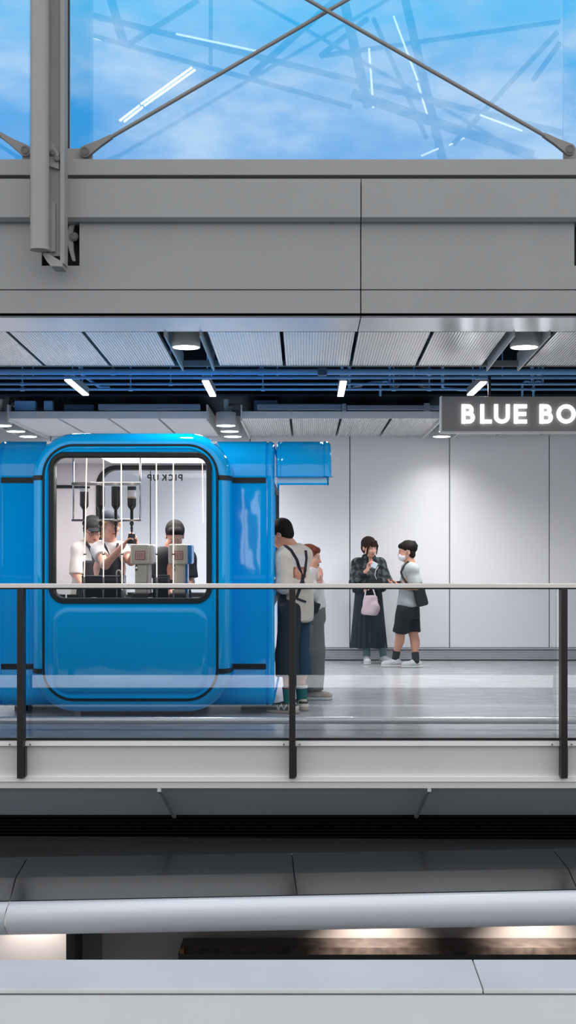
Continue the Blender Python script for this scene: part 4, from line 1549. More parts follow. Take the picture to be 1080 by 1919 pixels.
class Field:
    def __init__(s):
        s.ops = []

    def cap(s, a, b, ra, rb=None, k=.02, cut=False):
        s.ops.append(('cap', V3(a), V3(b), ra, ra if rb is None else rb, k, cut))
        return s

    def ell(s, c, r, ax=None, k=.02, sub=False):
        s.ops.append(('ell', V3(c), V3(r), np.eye(3) if ax is None else np.array([unit(x) for x in ax]), k, sub))
        return s

    def ecyl(s, a, b, r0, r1, lat, k=.02, rnd=.01, pw=2.0):
        """tapering elliptical tube from a to b; r = (half width along lat, half depth)"""
        s.ops.append(('ecyl', V3(a), V3(b), r0, r1, unit(lat), k, rnd, pw))
        return s

    def box(s, c, h, ax=None, rnd=.01, k=.01):
        s.ops.append(('box', V3(c), V3(h), np.eye(3) if ax is None else np.array([unit(x) for x in ax]), rnd, k))
        return s

    def cut(s, p, n):
        """keep the side the normal points away from"""
        s.ops.append(('cut', V3(p), unit(n)))
        return s

    def folds(s, amp, freq, seed=0, stretch=(1, 1, 1)):
        s.ops.append(('folds', amp, freq, seed, stretch))
        return s

    def bbox(s):
        lo, hi = V3(9e9, 9e9, 9e9), V3(-9e9, -9e9, -9e9)
        for o in s.ops:
            b = s.ob(o)
            if b is not None:
                lo, hi = np.minimum(lo, b[0]), np.maximum(hi, b[1])
        return lo, hi

    @staticmethod
    def ob(o):
        if o[0] == 'cap':
            r = max(o[3], o[4])
            return np.minimum(o[1], o[2]) - r, np.maximum(o[1], o[2]) + r
        if o[0] == 'ell':
            if o[5]:
                return None
            r = np.sqrt(((o[3] * o[2][:, None]) ** 2).sum(0))
            return o[1] - r, o[1] + r
        if o[0] == 'ecyl':
            r = max(max(o[3]), max(o[4])) + o[7]
            return np.minimum(o[1], o[2]) - r, np.maximum(o[1], o[2]) + r
        if o[0] == 'box':
            r = (np.abs(o[3]) * (o[2] + o[4])[:, None]).sum(0)
            return o[1] - r, o[1] + r
        return None

    def mesh(s, h):
        lo, hi = s.bbox()
        lo, hi = lo - .03, hi + .03
        n = np.ceil((hi - lo) / h).astype(int) + 1
        D = np.full(n, .5, dtype=np.float32)
        ax = [lo[i] + h * np.arange(n[i]) for i in range(3)]
        for o in s.ops:
            kind = o[0]
            if kind in ('cap', 'ell', 'ecyl', 'box'):
                k = {'cap': 5, 'ell': 4, 'ecyl': 6, 'box': 5}[kind]
                k = o[k]
                if kind == 'ell' and o[5]:
                    r = np.sqrt(((o[3] * o[2][:, None]) ** 2).sum(0))
                    b = (o[1] - r, o[1] + r)
                else:
                    b = s.ob(o)
                m = k + 3 * h + .012
                i0 = np.clip(np.floor((b[0] - m - lo) / h).astype(int), 0, n - 1)
                i1 = np.clip(np.ceil((b[1] + m - lo) / h).astype(int) + 1, 1, n)
                sl = tuple(slice(a, c) for a, c in zip(i0, i1))
                X, Y, Z = np.meshgrid(ax[0][sl[0]], ax[1][sl[1]], ax[2][sl[2]], indexing='ij')
                p = np.stack([X, Y, Z], -1)
                if kind == 'cap':
                    a, bb, ra, rb = o[1], o[2], o[3], o[4]
                    ba = bb - a
                    L2 = max(1e-9, ba @ ba)
                    t = ((p - a) @ ba) / L2
                    tc_ = np.clip(t, 0, 1)
                    d = np.linalg.norm(p - a - tc_[..., None] * ba, axis=-1) - (ra + (rb - ra) * tc_)
                    if o[6]:
                        d = np.maximum(d, (t - 1) * math.sqrt(L2))
                elif kind == 'ell':
                    q = (p - o[1]) @ o[3].T
                    k0 = np.linalg.norm(q / o[2], axis=-1)
                    k1 = np.linalg.norm(q / (o[2] ** 2), axis=-1)
                    d = k0 * (k0 - 1) / np.maximum(k1, 1e-6)
                elif kind == 'box':
                    q = np.abs((p - o[1]) @ o[3].T) - o[2]
                    d = np.linalg.norm(np.maximum(q, 0), axis=-1) + np.minimum(q.max(-1), 0) - o[4]
                else:
                    a, bb, r0, r1, lat, _, rnd, pw = o[1:]
                    w = unit(bb - a)
                    L = np.linalg.norm(bb - a)
                    lat = unit(lat - w * (lat @ w))
                    dep = np.cross(w, lat)
                    q = p - a
                    t = q @ w
                    tt = np.clip(t / L, 0, 1)
                    rx_ = r0[0] + (r1[0] - r0[0]) * tt
                    ry_ = r0[1] + (r1[1] - r0[1]) * tt
                    e = (np.abs((q @ lat) / rx_) ** pw + np.abs((q @ dep) / ry_) ** pw) ** (1 / pw)
                    d1 = (e - 1) * np.minimum(rx_, ry_)
                    d2 = np.maximum(-t, t - L)
                    d = np.minimum(np.maximum(d1 + rnd, d2 + rnd), 0) + np.sqrt(np.maximum(d1 + rnd, 0) ** 2 + np.maximum(d2 + rnd, 0) ** 2) - rnd
                A = D[sl]
                if kind == 'ell' and o[5]:
                    d = -d
                    hh_ = np.maximum(k - np.abs(A - d), 0) / max(k, 1e-6)
                    D[sl] = np.maximum(A, d) + hh_ * hh_ * k * .25
                else:
                    hh_ = np.maximum(k - np.abs(A - d), 0) / max(k, 1e-6)
                    D[sl] = np.minimum(A, d) - hh_ * hh_ * k * .25
            elif kind == 'cut':
                X, Y, Z = np.meshgrid(*ax, indexing='ij', sparse=True)
                D = np.maximum(D, (X - o[1][0]) * o[2][0] + (Y - o[1][1]) * o[2][1] + (Z - o[1][2]) * o[2][2]).astype(np.float32)
            elif kind == 'folds':
                _, amp, fr, seed, stc = o
                rs = np.random.RandomState(seed)
                X, Y, Z = np.meshgrid(*ax, indexing='ij', sparse=True)
                acc = 0
                for _i in range(5):
                    v = rs.normal(size=3)
                    v = v / np.linalg.norm(v) * np.array(stc) * fr * (.6 + .9 * rs.rand())
                    acc = acc + np.sin(X * v[0] + Y * v[1] + Z * v[2] + rs.rand() * 6.28 + 1.3 * np.sin(Z * fr * .4 + _i))
                D = (D + amp * (.55 * acc / 2.2 - .75)).astype(np.float32)
        return nets(D, lo, h)


def nets(D, lo, h):
    ins = D < 0
    c = np.zeros(np.array(D.shape) - 1, dtype=np.int8)
    for i in (0, 1):
        for j in (0, 1):
            for k in (0, 1):
                c += ins[i:D.shape[0] - 1 + i, j:D.shape[1] - 1 + j, k:D.shape[2] - 1 + k]
    act = np.argwhere((c > 0) & (c < 8))
    idx = np.full(c.shape, -1, dtype=np.int64)
    idx[act[:, 0], act[:, 1], act[:, 2]] = np.arange(len(act))
    pos = np.zeros((len(act), 3))
    cnt = np.zeros(len(act))
    cor = [(i, j, k) for i in (0, 1) for j in (0, 1) for k in (0, 1)]
    for a in cor:
        for axn in range(3):
            if a[axn] == 1:
                continue
            b = list(a)
            b[axn] = 1
            va = D[act[:, 0] + a[0], act[:, 1] + a[1], act[:, 2] + a[2]]
            vb = D[act[:, 0] + b[0], act[:, 1] + b[1], act[:, 2] + b[2]]
            m = (va < 0) != (vb < 0)
            t = va[m] / (va[m] - vb[m])
            q = np.tile(np.array(a, float), (m.sum(), 1))
            q[:, axn] += t
            pos[m] += q
            cnt[m] += 1
    V = lo + h * (act + pos / cnt[:, None])
    faces = []
    for axn in range(3):
        o1, o2 = [(1, 2), (2, 0), (0, 1)][axn]
        sl0, sl1 = [slice(1, -1)] * 3, [slice(1, -1)] * 3
        sl0[axn] = slice(0, -1)
        sl1[axn] = slice(1, None)
        a, b = ins[tuple(sl0)], ins[tuple(sl1)]
        e = np.argwhere(a != b)
        off = np.ones(3, int)
        off[axn] = 0
        node = e + off
        sgn = a[e[:, 0], e[:, 1], e[:, 2]]

        def cell(d1, d2):
            q = node.copy()
            q[:, o1] += d1
            q[:, o2] += d2
            return idx[q[:, 0], q[:, 1], q[:, 2]]
        quad = np.stack([cell(-1, -1), cell(0, -1), cell(0, 0), cell(-1, 0)], 1)
        quad[~sgn] = quad[~sgn][:, ::-1]
        faces.append(quad)
    Fq = np.concatenate(faces)
    Fq = Fq[(Fq >= 0).all(1)]
    return V, Fq


def fobj(name, field, m, parent=None, h=.007, paint=None, origin=None):
    V, Fq = field.mesh(h)
    me = bpy.data.meshes.new(name)
    me.vertices.add(len(V))
    me.vertices.foreach_set('co', V.ravel())
    me.loops.add(len(Fq) * 4)
    me.loops.foreach_set('vertex_index', Fq.ravel())
    me.polygons.add(len(Fq))
    me.polygons.foreach_set('loop_start', np.arange(len(Fq)) * 4)
    me.polygons.foreach_set('loop_total', np.full(len(Fq), 4))
    me.update(calc_edges=True)
    me.validate()
    if paint is not None:
        cen = V[Fq].mean(1)
        e1 = V[Fq[:, 2]] - V[Fq[:, 0]]
        e2 = V[Fq[:, 3]] - V[Fq[:, 1]]
        nn = np.cross(e1, e2)
        nn /= np.maximum(1e-9, np.linalg.norm(nn, axis=1))[:, None]
        mi = paint(cen, nn).astype(np.int32)
        if len(mi) == len(me.polygons):
            me.polygons.foreach_set('material_index', mi)
    return link_mesh(name, me, m, parent, smooth=True, origin=origin)


class Frame:
    """head frame: yaw 0 faces the viewer, +90 faces towards +X; pitch > 0 looks down; roll > 0 tips towards +X"""

    def __init__(s, c, yaw, pitch=0, roll=0, sc=1.0):
        s.c = V3(c)
        y, p, r_ = map(math.radians, (yaw, pitch, roll))
        f = V3(math.sin(y) * math.cos(p), -math.cos(y) * math.cos(p), -math.sin(p))
        rt = V3(-math.cos(y), -math.sin(y), 0)   # the person's right... lateral axis
        up = np.cross(f, rt) * -1
        if up[2] < 0 and abs(p) < 1.5:
            up = -up
        R = lambda v: v * math.cos(r_) + np.cross(f, v) * math.sin(r_) + f * (f @ v) * (1 - math.cos(r_))
        s.f, s.r, s.u = f, R(rt), R(up)
        s.s = sc

    def p(s, x, y, z):
        return s.c + s.s * (x * s.r + y * s.f + z * s.u)

    @property
    def ax(s):
        return [s.r, s.f, s.u]

    def loc(s, P_):
        q = (P_ - s.c) / s.s
        return q @ s.r, q @ s.f, q @ s.u


def head(fd, fr):
    S_ = fr.s
    E = lambda c, r, k=.02, sub=False: fd.ell(fr.p(*c), V3(r) * S_, fr.ax, k * S_, sub)
    E((0, -.012, .032), (.073, .094, .083))
    E((0, .030, -.030), (.061, .062, .082))
    E((0, .046, -.080), (.040, .042, .030))
    fd.cap(fr.p(-.030, .076, .020), fr.p(.030, .076, .020), .014 * S_, None, .02)
    E((-.034, .062, -.028), (.024, .026, .024))
    E((.034, .062, -.028), (.024, .026, .024))
    E((-.030, .098, .004), (.014, .012, .009), .012, True)
    E((.030, .098, .004), (.014, .012, .009), .012, True)
    fd.cap(fr.p(0, .090, .006), fr.p(0, .106, -.030), .007 * S_, .0125 * S_, .012)
    E((-.012, .096, -.034), (.008, .009, .007), .006)
    E((.012, .096, -.034), (.008, .009, .007), .006)
    E((0, .090, -.058), (.022, .010, .007), .006)
    E((0, .088, -.069), (.019, .010, .007), .006)
    for s_ in (-1, 1):
        E((s_ * .074, -.008, -.008), (.010, .020, .031), .008)
        E((s_ * .081, -.004, -.006), (.006, .010, .018), .004, True)


def neck(fd, fr, base, r=.052):
    fd.cap(fr.p(0, -.018, -.055), base, r * .95, r * 1.08, .03)


def hand(fd, w, d, pn, curl=.5, side=1, sc=1.0, spread=.0, thumb=.5):
    """five separate fingers; side = +1 / -1 puts the thumb on either edge of the palm"""
    w, d = V3(w), unit(d)
    pn = unit(V3(pn) - d * (V3(pn) @ d))
    lat = np.cross(d, pn) * side
    fd.ell(w + d * .045 * sc, V3(.050, .037, .015) * sc, [d, lat, pn], .012)
    L = [.064, .074, .069, .054]
    for i in range(4):
        o = (.030 - .0205 * i) * sc
        b = w + d * (.084 - .006 * abs(i - 1.2)) * sc + lat * o
        dd = unit(d + lat * (.9 * spread * (1.5 - i) / 1.5))
        a = .25 * curl
        for seg, fl in enumerate((.46, .31, .23)):
            ang = curl * (0.55, 1.25, 1.75)[seg]
            v = dd * math.cos(ang) + pn * math.sin(ang)
            e = b + v * L[i] * fl * sc * 1.05
            fd.cap(b, e, (.0088 - .0007 * seg) * sc, (.0082 - .0007 * seg) * sc, .003)
            b = e
    b = w + d * .022 * sc + lat * .026 * sc
    v = unit(lat * .75 + d * .65 + pn * .25)
    e = b + v * .040 * sc
    fd.cap(b, e, .0125 * sc, .0100 * sc, .008)
    v2 = unit(lat * (.2) + d * .9 + pn * thumb)
    fd.cap(e, e + v2 * .034 * sc, .0098 * sc, .0080 * sc, .003)


def limb(fd, a, b, c, r, k=.02):
    fd.cap(a, b, r[0], r[1], k)
    fd.cap(b, c, r[1], r[2], k)


def leg(fd, hip, knee, ank, back, sc=1.0):
    fd.cap(hip, knee, .080 * sc, .054 * sc, .03)
    fd.cap(knee, ank, .050 * sc, .036 * sc, .02)
    m = V3(knee) * .70 + V3(ank) * .30 + V3(back) * .018
    w = unit(V3(ank) - V3(knee))
    lat = np.cross(w, V3(back))
    fd.ell(m, (.048 * sc, .052 * sc, .10 * sc), [lat, np.cross(w, lat), w], .03)


def foot(fd, ank, yaw, sc=1.0, z0=0.0):
    y = math.radians(yaw)
    f = V3(math.sin(y), -math.cos(y), 0)
    a = V3(ank)
    hz = V3(a[0], a[1], z0 + .045)
    fd.cap(a, hz, .036 * sc, .034 * sc, .02)
    fd.cap(hz - f * .03, hz + f * .13 * sc - V3(0, 0, .015), .034, .026, .03)


def shoe(name, ank, yaw, m, parent, z0=0.0, sc=1.0, sole=None, label=None, paint=None):
    y = math.radians(yaw)
    f = V3(math.sin(y), -math.cos(y), 0)
    lat = V3(-f[1], f[0], 0)
    a = V3(ank)
    o = V3(a[0], a[1], z0)
    fd = Field()
    up = V3(0, 0, 1)
    fd.cap(o - f * .045 * sc + up * .050, o + f * .03 * sc + up * .055, .041 * sc, .042 * sc, .03)
    fd.cap(o + f * .03 * sc + up * .055, o + f * .155 * sc + up * .038, .044 * sc, .034 * sc, .03)
    fd.ell(o + f * .14 * sc + up * .034, (.055 * sc, .047 * sc, .033), [f, lat, up], .03)
    fd.cap(o + up * .06, o + up * .105 - f * .008, .042 * sc, .040 * sc, .02, True)
    fd.cut(o + up * .022, -up)
    fd.cut(o + up * .108, up)
    ob = fobj(name, fd, m, parent, .006, paint)
    fs = Field()
    fs.ell(o + f * .135 * sc + up * .018, (.068 * sc, .052 * sc, .04), [f, lat, up], .01)
    fs.ell(o - f * .025 * sc + up * .018, (.068 * sc, .044 * sc, .04), [f, lat, up], .03)
    fs.cap(o - f * .04 * sc + up * .012, o + f * .13 * sc + up * .012, .040 * sc, .042 * sc, .02)
    fs.cut(o + up * .001, -up)
    fs.cut(o + up * .027, up)
    fobj('sole', fs, sole or M_SOLE, ob, .006)
    return ob


def sock(ank, knee, top, m, parent, r=(.043, .048)):
    a, k_ = V3(ank), V3(knee)
    w = unit(k_ - a)
    L = np.linalg.norm(k_ - a)
    fd = Field()
    fd.cap(a - w * .03, a + w * (L * top), r[0], r[1], .01, True)
    return fobj('sock', fd, m, parent, .007)


def face_parts(fr, par, brow=True, eyes=True, lips=None, squint=1.0):
    for s_ in (-1, 1):
        if eyes:
            fd = Field().ell(fr.p(s_ * .030, .0835, .004), V3(.0125, .0085, .0062 * squint) * fr.s, fr.ax, .002)
            e = fobj('eye', fd, M_EYEW, par, .0025)
            fd = Field().ell(fr.p(s_ * .030, .0895, .004), V3(.0060, .0040, .0058 * squint) * fr.s, fr.ax, .002)
            fobj('iris', fd, M_EYE, e, .002)
        if brow:
            fd = Field().cap(fr.p(s_ * .016, .0905, .024), fr.p(s_ * .046, .078, .026), .0036 * fr.s, .0026 * fr.s, .003)
            fobj('eyebrow', fd, M_HAIR, par, .0025)


M_SKIN = mat('warm skin', '#d9a48c', .5)
M_SKIN2 = mat('tan skin', '#c58e74', .5)
M_LIPS = mat('lips', '#a85a50', .45)
M_HAIR = mat('black brown hair', '#17110f', .75, noise=.5, nscale=60, spec=.2)
M_HAIRB = mat('dark brown hair', '#2c1a15', .75, noise=.5, nscale=60, spec=.2)
M_HAIRR = mat('red brown hair', '#6e3a2a', .75, noise=.4, nscale=60, spec=.2)
M_HAIRY = mat('blond hair', '#cdaa74', .75, noise=.3, nscale=60, spec=.2)
M_EYEW = mat('eye white', '#cfc8c2', .3)
M_EYE = mat('dark iris', '#120c0a', .2)
M_SOLE = mat('off white sole', '#d8d6d2', .6)
M_SHOEW = mat('white sneaker mesh', '#c6c7c9', .8, noise=.16, nscale=60)
M_MASK = mat('white face mask', '#e3e2e4', .7)
M_GLASSF = mat('thin dark spectacle frame', '#2a2624', .3)


def plaid(name, base, dark, light, sc=26.0):
    m = bpy.data.materials.new(name)
    m.use_nodes = True
    t = m.node_tree
    b = t.nodes['Principled BSDF']
    co = N(t, 'ShaderNodeTexCoord')
    ns = N(t, 'ShaderNodeTexNoise')
    ns.inputs['Scale'].default_value = 9
    t.links.new(co.outputs['Object'], ns.inputs['Vector'])
    va = N(t, 'ShaderNodeVectorMath', operation='MULTIPLY_ADD')
    va.inputs[1].default_value = (.16, .16, .16)
    t.links.new(ns.outputs['Color'], va.inputs[0])
    t.links.new(co.outputs['Object'], va.inputs[2])
    sp = N(t, 'ShaderNodeSeparateXYZ')
    t.links.new(va.outputs[0], sp.inputs[0])
    outs = []
    for axn, fz in ((0, 75.0), (2, 68.0)):
        mu = N(t, 'ShaderNodeMath', operation='MULTIPLY')
        mu.inputs[1].default_value = fz
        t.links.new(sp.outputs[axn], mu.inputs[0])
        si = N(t, 'ShaderNodeMath', operation='SINE')
        t.links.new(mu.outputs[0], si.inputs[0])
        outs.append(si)
    ad = N(t, 'ShaderNodeMath', operation='ADD')
    t.links.new(outs[0].outputs[0], ad.inputs[0])
    t.links.new(outs[1].outputs[0], ad.inputs[1])
    mr = N(t, 'ShaderNodeMapRange')
    mr.inputs['From Min'].default_value = -2
    mr.inputs['From Max'].default_value = 2
    t.links.new(ad.outputs[0], mr.inputs['Value'])
    r = ramp(t, [(0, lin(dark)), (.36, lin(dark)), (.42, lin(base)), (.66, lin(base)), (.74, lin(light)), (1, lin(light))])
    t.links.new(mr.outputs[0], r.inputs[0])
    t.links.new(r.outputs[0], b.inputs['Base Color'])
    b.inputs['Roughness'].default_value = .85
    return m


def body_core(fd, nb, shl, shr, pel, lat, sc=1.0, fem=False):
    """torso of the body from the neck base to the pelvis"""
    nb, shl, shr, pel = map(V3, (nb, shl, shr, pel))
    mid = (shl + shr) / 2
    up = unit(mid - pel)
    lat = unit(V3(lat) - up * (V3(lat) @ up))
    dep = np.cross(up, lat)
    ch = mid - up * .14
    fd.ell(ch, V3(.150, .100, .19) * sc, [lat, dep, up], .05)
    fd.cap(shl, shr, .050 * sc, None, .05)
    fd.ell(pel, V3(.155, .105, .13) * sc, [lat, dep, up], .06)
    fd.ecyl(ch, pel, (.135 * sc, .095 * sc), (.14 * sc, .095 * sc), lat, .06, .02)
    fd.cap(nb, mid, .055 * sc, .07 * sc, .05)


def lips_paint(fr, others=None):
    def f(cen, nn):
        x, y, z = fr.loc(cen)
        m = np.zeros(len(cen), int)
        lip = (np.abs(x) < .021) & (y > .075) & (z < -.054) & (z > -.074) & (np.abs(z + .0635) < .010 - .30 * np.abs(x) * np.abs(x) / .02)
        m[lip] = 1
        return m
    return f


def strap_band(name, pts, w, m, parent, th=.006, lat=None):
    """flat webbing along points, lat = direction of its width"""
    mb = MB()
    pts = [V3(p) for p in pts]
    ra, rb = [], []
    for i, p in enumerate(pts):
        d = unit(pts[min(i + 1, len(pts) - 1)] - pts[max(i - 1, 0)])
        l_ = unit(np.cross(d, V3(lat) if lat is not None else V3(0, 1, 0)))
        n_ = unit(np.cross(l_, d))
        ra.append([p + l_ * w / 2 + n_ * th / 2, p - l_ * w / 2 + n_ * th / 2, p - l_ * w / 2 - n_ * th / 2, p + l_ * w / 2 - n_ * th / 2])
    mb.loops([[tuple(q) for q in r_] for r_ in ra])
    mb.add([tuple(q) for q in ra[0]], [(0, 1, 2, 3)])
    mb.add([tuple(q) for q in ra[-1]], [(3, 2, 1, 0)])
    return mb.build(name, m, parent, smooth=True, auto=50)


def on_field(field, p, n):
    return p

A = lambda px, py, Y: V3(P(px, py, Y))

# ------------------------------------------------------------------ woman in the plaid overshirt, leaning by the wall
Yw = 16.12
w1 = thing('person', 'woman in dark plaid overshirt and long navy skirt standing against the white wall', 'person', (PX(692, Yw), Yw, 0))
fr = Frame(A(692.5, 1026, Yw - .04), 30, 12, 4, 1.04)
nb = A(690, 1049, Yw + .01)
shl, shr = A(671, 1057, Yw), A(712, 1057, Yw + .03)
ell_, elr = A(666, 1091, Yw - .06), A(725, 1091, Yw - .04)
wl, wr = A(689, 1068, Yw - .27), A(698, 1099, Yw - .20)
pel = A(691, 1116, Yw + .03)
fd = Field()
head(fd, fr)
neck(fd, fr, nb, .046)
body_core(fd, nb, shl, shr, pel, (1, 0, 0), .88)
limb(fd, shl, ell_, wl, (.044, .036, .024))
limb(fd, shr, elr, wr, (.044, .036, .024))
hand(fd, wl, A(692, 1054, Yw - .27) - wl, (.5, -.3, .2), 1.15, 1, .92)
hand(fd, wr, (-1, -.15, -.15), (0, .2, -1), 1.0, 1, .92)
for hx, kx, ax_ in ((683, 685, 688), (699, 710, 719)):
    leg(fd, A(hx, 1120, Yw + .03), A(kx, 1172, Yw - .02), A(ax_, 1229, Yw), (0, 1, 0), .9)
foot(fd, A(688, 1229, Yw), 0)
foot(fd, A(719, 1229, Yw), 30)
b = fobj('body', fd, [M_SKIN, M_LIPS], w1, .006, lips_paint(fr))
face_parts(fr, b, squint=.8)
# hair: cap of hair with side strands and a fringe
fd = Field()
E = lambda c, r_, k=.01: fd.ell(fr.p(*c), V3(r_) * fr.s, fr.ax, k)
E((0, -.022, .045), (.086, .104, .088))
E((0, -.06, -.02), (.070, .060, .070), .03)
fd.cut(fr.p(0, .046, .030), fr.f * .80 - fr.u * .60)
fd.cut(fr.p(0, 0, -.085), -fr.u)
for s_ in (-1, 1):
    fd.cap(fr.p(s_ * .022, .088, .090), fr.p(s_ * .066, .074, .030), .016, .012, .02)
    fd.cap(fr.p(s_ * .066, .074, .030), fr.p(s_ * .070, .058, -.075), .012, .006, .01)
for x in (-.045, -.02, .005, .03):
    fd.cap(fr.p(x * .8, .082, .085), fr.p(x, .100, .036), .014, .008, .012)
fd.folds(.002, 120, 3, (1, 1, .2))
fobj('hair', fd, M_HAIRB, w1, .005)
fd = Field()
fd.ecyl(nb - V3(0, 0, .005), A(692, 1110, Yw + .01), (.115, .085), (.215, .150), (1, 0, 0), .05, .03)
fd.cap(shl, shr, .072, None, .05)
fd.cap(shl, ell_, .074, .072, .04)
fd.cap(ell_, wl * .80 + ell_ * .20, .070, .050, .03, True)
fd.cap(shr, elr, .074, .072, .04)
fd.cap(elr, wr * .8 + elr * .2, .070, .052, .03, True)
fd.cap(fr.p(-.055, .0, -.115), fr.p(.055, .0, -.115), .034, None, .03)
fd.ell(fr.p(0, .075, -.15), (.045, .05, .075), fr.ax, .02, True)
fd.folds(.0045, 36, 5)
M_PLAID = plaid('dark green and navy plaid', '#232d34', '#0b0f15', '#48524f')
fobj('overshirt', fd, M_PLAID, w1, .008)
# pleated skirt
mb = MB()
loops = []
zt_, zb_ = PZ(1101, Yw), PZ(1214, Yw)
n_ = 160
for i in range(25):
    f = i / 24
    z = zt_ + (zb_ - zt_) * f
    cx = PX(691, Yw)
    hw = .165 + .065 * f
    hd_ = .125 + .045 * f
    L = []
    for j in range(n_):
        a = 2 * math.pi * j / n_
        q = 1 + (.012 + .045 * f) * math.sin(20 * a + .6 * math.sin(5 * a)) * (.7 + .3 * math.sin(3 * a + 1))
        L.append((cx + hw * q * math.cos(a), Yw + .03 + hd_ * q * math.sin(a), z + (.006 * math.sin(7 * a) if i == 24 else 0)))
    loops.append(L)
loops.append([((x - PX(691, Yw)) * .95 + PX(691, Yw), (y - Yw - .03) * .95 + Yw + .03, z + .02) for x, y, z in loops[-1]])
mb.loops(loops)
mb.add(loops[0], [tuple(range(n_))])
mb.build('skirt', mat('dark navy pleated cloth', '#16242f', .8), w1, smooth=True, auto=70)
M_SOCKT = mat('teal grey sock', '#5d7a7a', .9)
for ax_, kx, yaw in ((688, 685, 0), (719, 710, 32)):
    sock(A(ax_, 1229, Yw), A(kx, 1172, Yw - .02), .40, M_SOCKT, w1, (.042, .05))
    shoe('shoe', A(ax_, 1229, Yw), yaw, M_SHOEW, w1, 0, .92)
# things she holds
c = A(702, 1059, Yw - .36)
o = MB().obox(c, V3(.030, .010, -.016), V3(.0, .004, .003), V3(.015, 0, .030)).build('paper_card', mat('white and pale blue card', '#c9d9e4', .5), None, bevel=.002)
tag(o, 'small pale blue and white card raised in the plaid woman\'s hand', 'card')
fd = Field()
fd.box(A(704, 1090, Yw - .21), (.075, .014, .034), [(1, 0, .12), (0, 1, 0), (-.12, 0, 1)], .016)
fd.folds(.003, 50, 2)
o = fobj('pouch', fd, mat('black pouch cloth', '#0c0d10', .6), None, .006)
tag(o, 'black pouch tucked under the plaid woman\'s folded arm', 'pouch')
o = thing('wrist_strap', 'thin white cord dangling from the black pouch', 'cord', A(706, 1078, Yw - .26))
MB().tube([A(709, 1062, Yw - .24), A(704, 1070, Yw - .26), A(703, 1078, Yw - .26), A(706, 1086, Yw - .245)], .004, 8).build('cord', M_MASK, o, smooth=True)
tote = thing('tote_bag', 'small pale pink cloth tote bag hanging from the plaid woman\'s hand', 'bag', A(694, 1154, Yw - .22))
fd = Field()
c0, c1 = A(694, 1116, Yw - .215), A(693, 1152, Yw - .215)
fd.ecyl(c0, c1, (.075, .030), (.098, .050), (1, 0, 0), .03, .02, 3.0)
fd.ell(A(703, 1140, Yw - .25), (.06, .03, .06), None, .03)
fd.folds(.005, 48, 8)
fobj('bag', fd, mat('pale pink cloth', '#cbb3b8', .8), tote, .006)
for xa, xb in ((684, 687), (704, 698)):
    strap_band('strap', [A(xa, 1118, Yw - .235), A((xa + xb) / 2, 1108, Yw - .235), A(xb, 1100, Yw - .225)], .016, mat('pale strap', '#d8cdd0', .8), tote, .005)

# ------------------------------------------------------------------ young man in the grey T-shirt and mask
Ym = 15.62
m1 = thing('person', 'young man in grey T-shirt, black shorts and white face mask, standing side-on', 'person', (PX(762, Ym), Ym, 0))
fr = Frame(A(762.5, 1034, Ym), -82, 8, 0, 1.0)
nb = A(769, 1056, Ym + .01)
shn, shf = A(772, 1067, Ym - .17), A(766, 1066, Ym + .15)
eln, elf = A(781, 1100, Ym - .19), A(768, 1099, Ym + .17)
wn, wf = A(751, 1101, Ym - .20), A(747, 1094, Ym + .0)
pel = A(765, 1136, Ym)
fd = Field()
head(fd, fr)
neck(fd, fr, nb, .052)
body_core(fd, nb, shn, shf, pel, (0, 1, 0), .9)
limb(fd, shn, eln, wn, (.047, .040, .027))
limb(fd, shf, elf, wf, (.047, .040, .027))
hand(fd, wn, (-1, .25, .28), (0, .5, .9), .55, -1, .95)
hand(fd, wf, (-1, -.05, .05), (0, -.3, .9), .7, 1, .95)
kn1, an1 = A(750, 1187, Ym - .02), A(742, 1231, Ym + .02)
kn2, an2 = A(775, 1188, Ym + .03), A(779.5, 1235, Ym - .06)
leg(fd, A(760, 1142, Ym - .08), kn1, an1, (1, 0, 0), 1.0)
leg(fd, A(768, 1142, Ym + .08), kn2, an2, (1, 0, 0), 1.0)
foot(fd, an1, -85)
foot(fd, an2, -80)
b = fobj('body', fd, [M_SKIN2, M_LIPS], m1, .006, lips_paint(fr))
face_parts(fr, b, squint=.8)
fd = Field()
E((0, -.025, .052), (.085, .108, .086))
fd.ell(fr.p(0, -.085, .045), V3(.055, .05, .06), fr.ax, .03)
fd.cap(fr.p(-.03, .062, .078), fr.p(.03, .062, .078), .024, None, .03)
fd.cap(fr.p(0, -.10, .050), fr.p(0, -.135, .055), .030, .012, .02)
fd.cap(fr.p(.0, -.09, .085), fr.p(0, -.115, .11), .02, .008, .02)
fd.cut(fr.p(0, .052, .036), fr.f * .62 - fr.u * .78)
fd.cut(fr.p(0, -.03, -.02), fr.f * .45 - fr.u * .9)
fd.ell(fr.p(0, -.045, -.035), V3(.068, .058, .060), fr.ax, .02)
fd.folds(.003, 90, 11)
fobj('hair', fd, M_HAIR, m1, .005)
# mask with ear loop
fd = Field()
fd.ell(fr.p(0, .052, -.052), V3(.063, .066, .056), fr.ax, .01)
fd.cut(fr.p(0, .040, 0), -fr.f)
fd.cut(fr.p(0, .09, -.012), fr.u * .9 - fr.f * .1)
mk = fobj('face_mask', fd, M_MASK, m1, .005)
for s_ in (-1, 1):
    MB().tube([fr.p(s_ * .056, .05, -.02), fr.p(s_ * .078, .012, .02), fr.p(s_ * .084, -.012, .012), fr.p(s_ * .080, -.012, -.025), fr.p(s_ * .056, .045, -.085)], .0028, 6).build('ear_loop', M_MASK, mk, smooth=True)
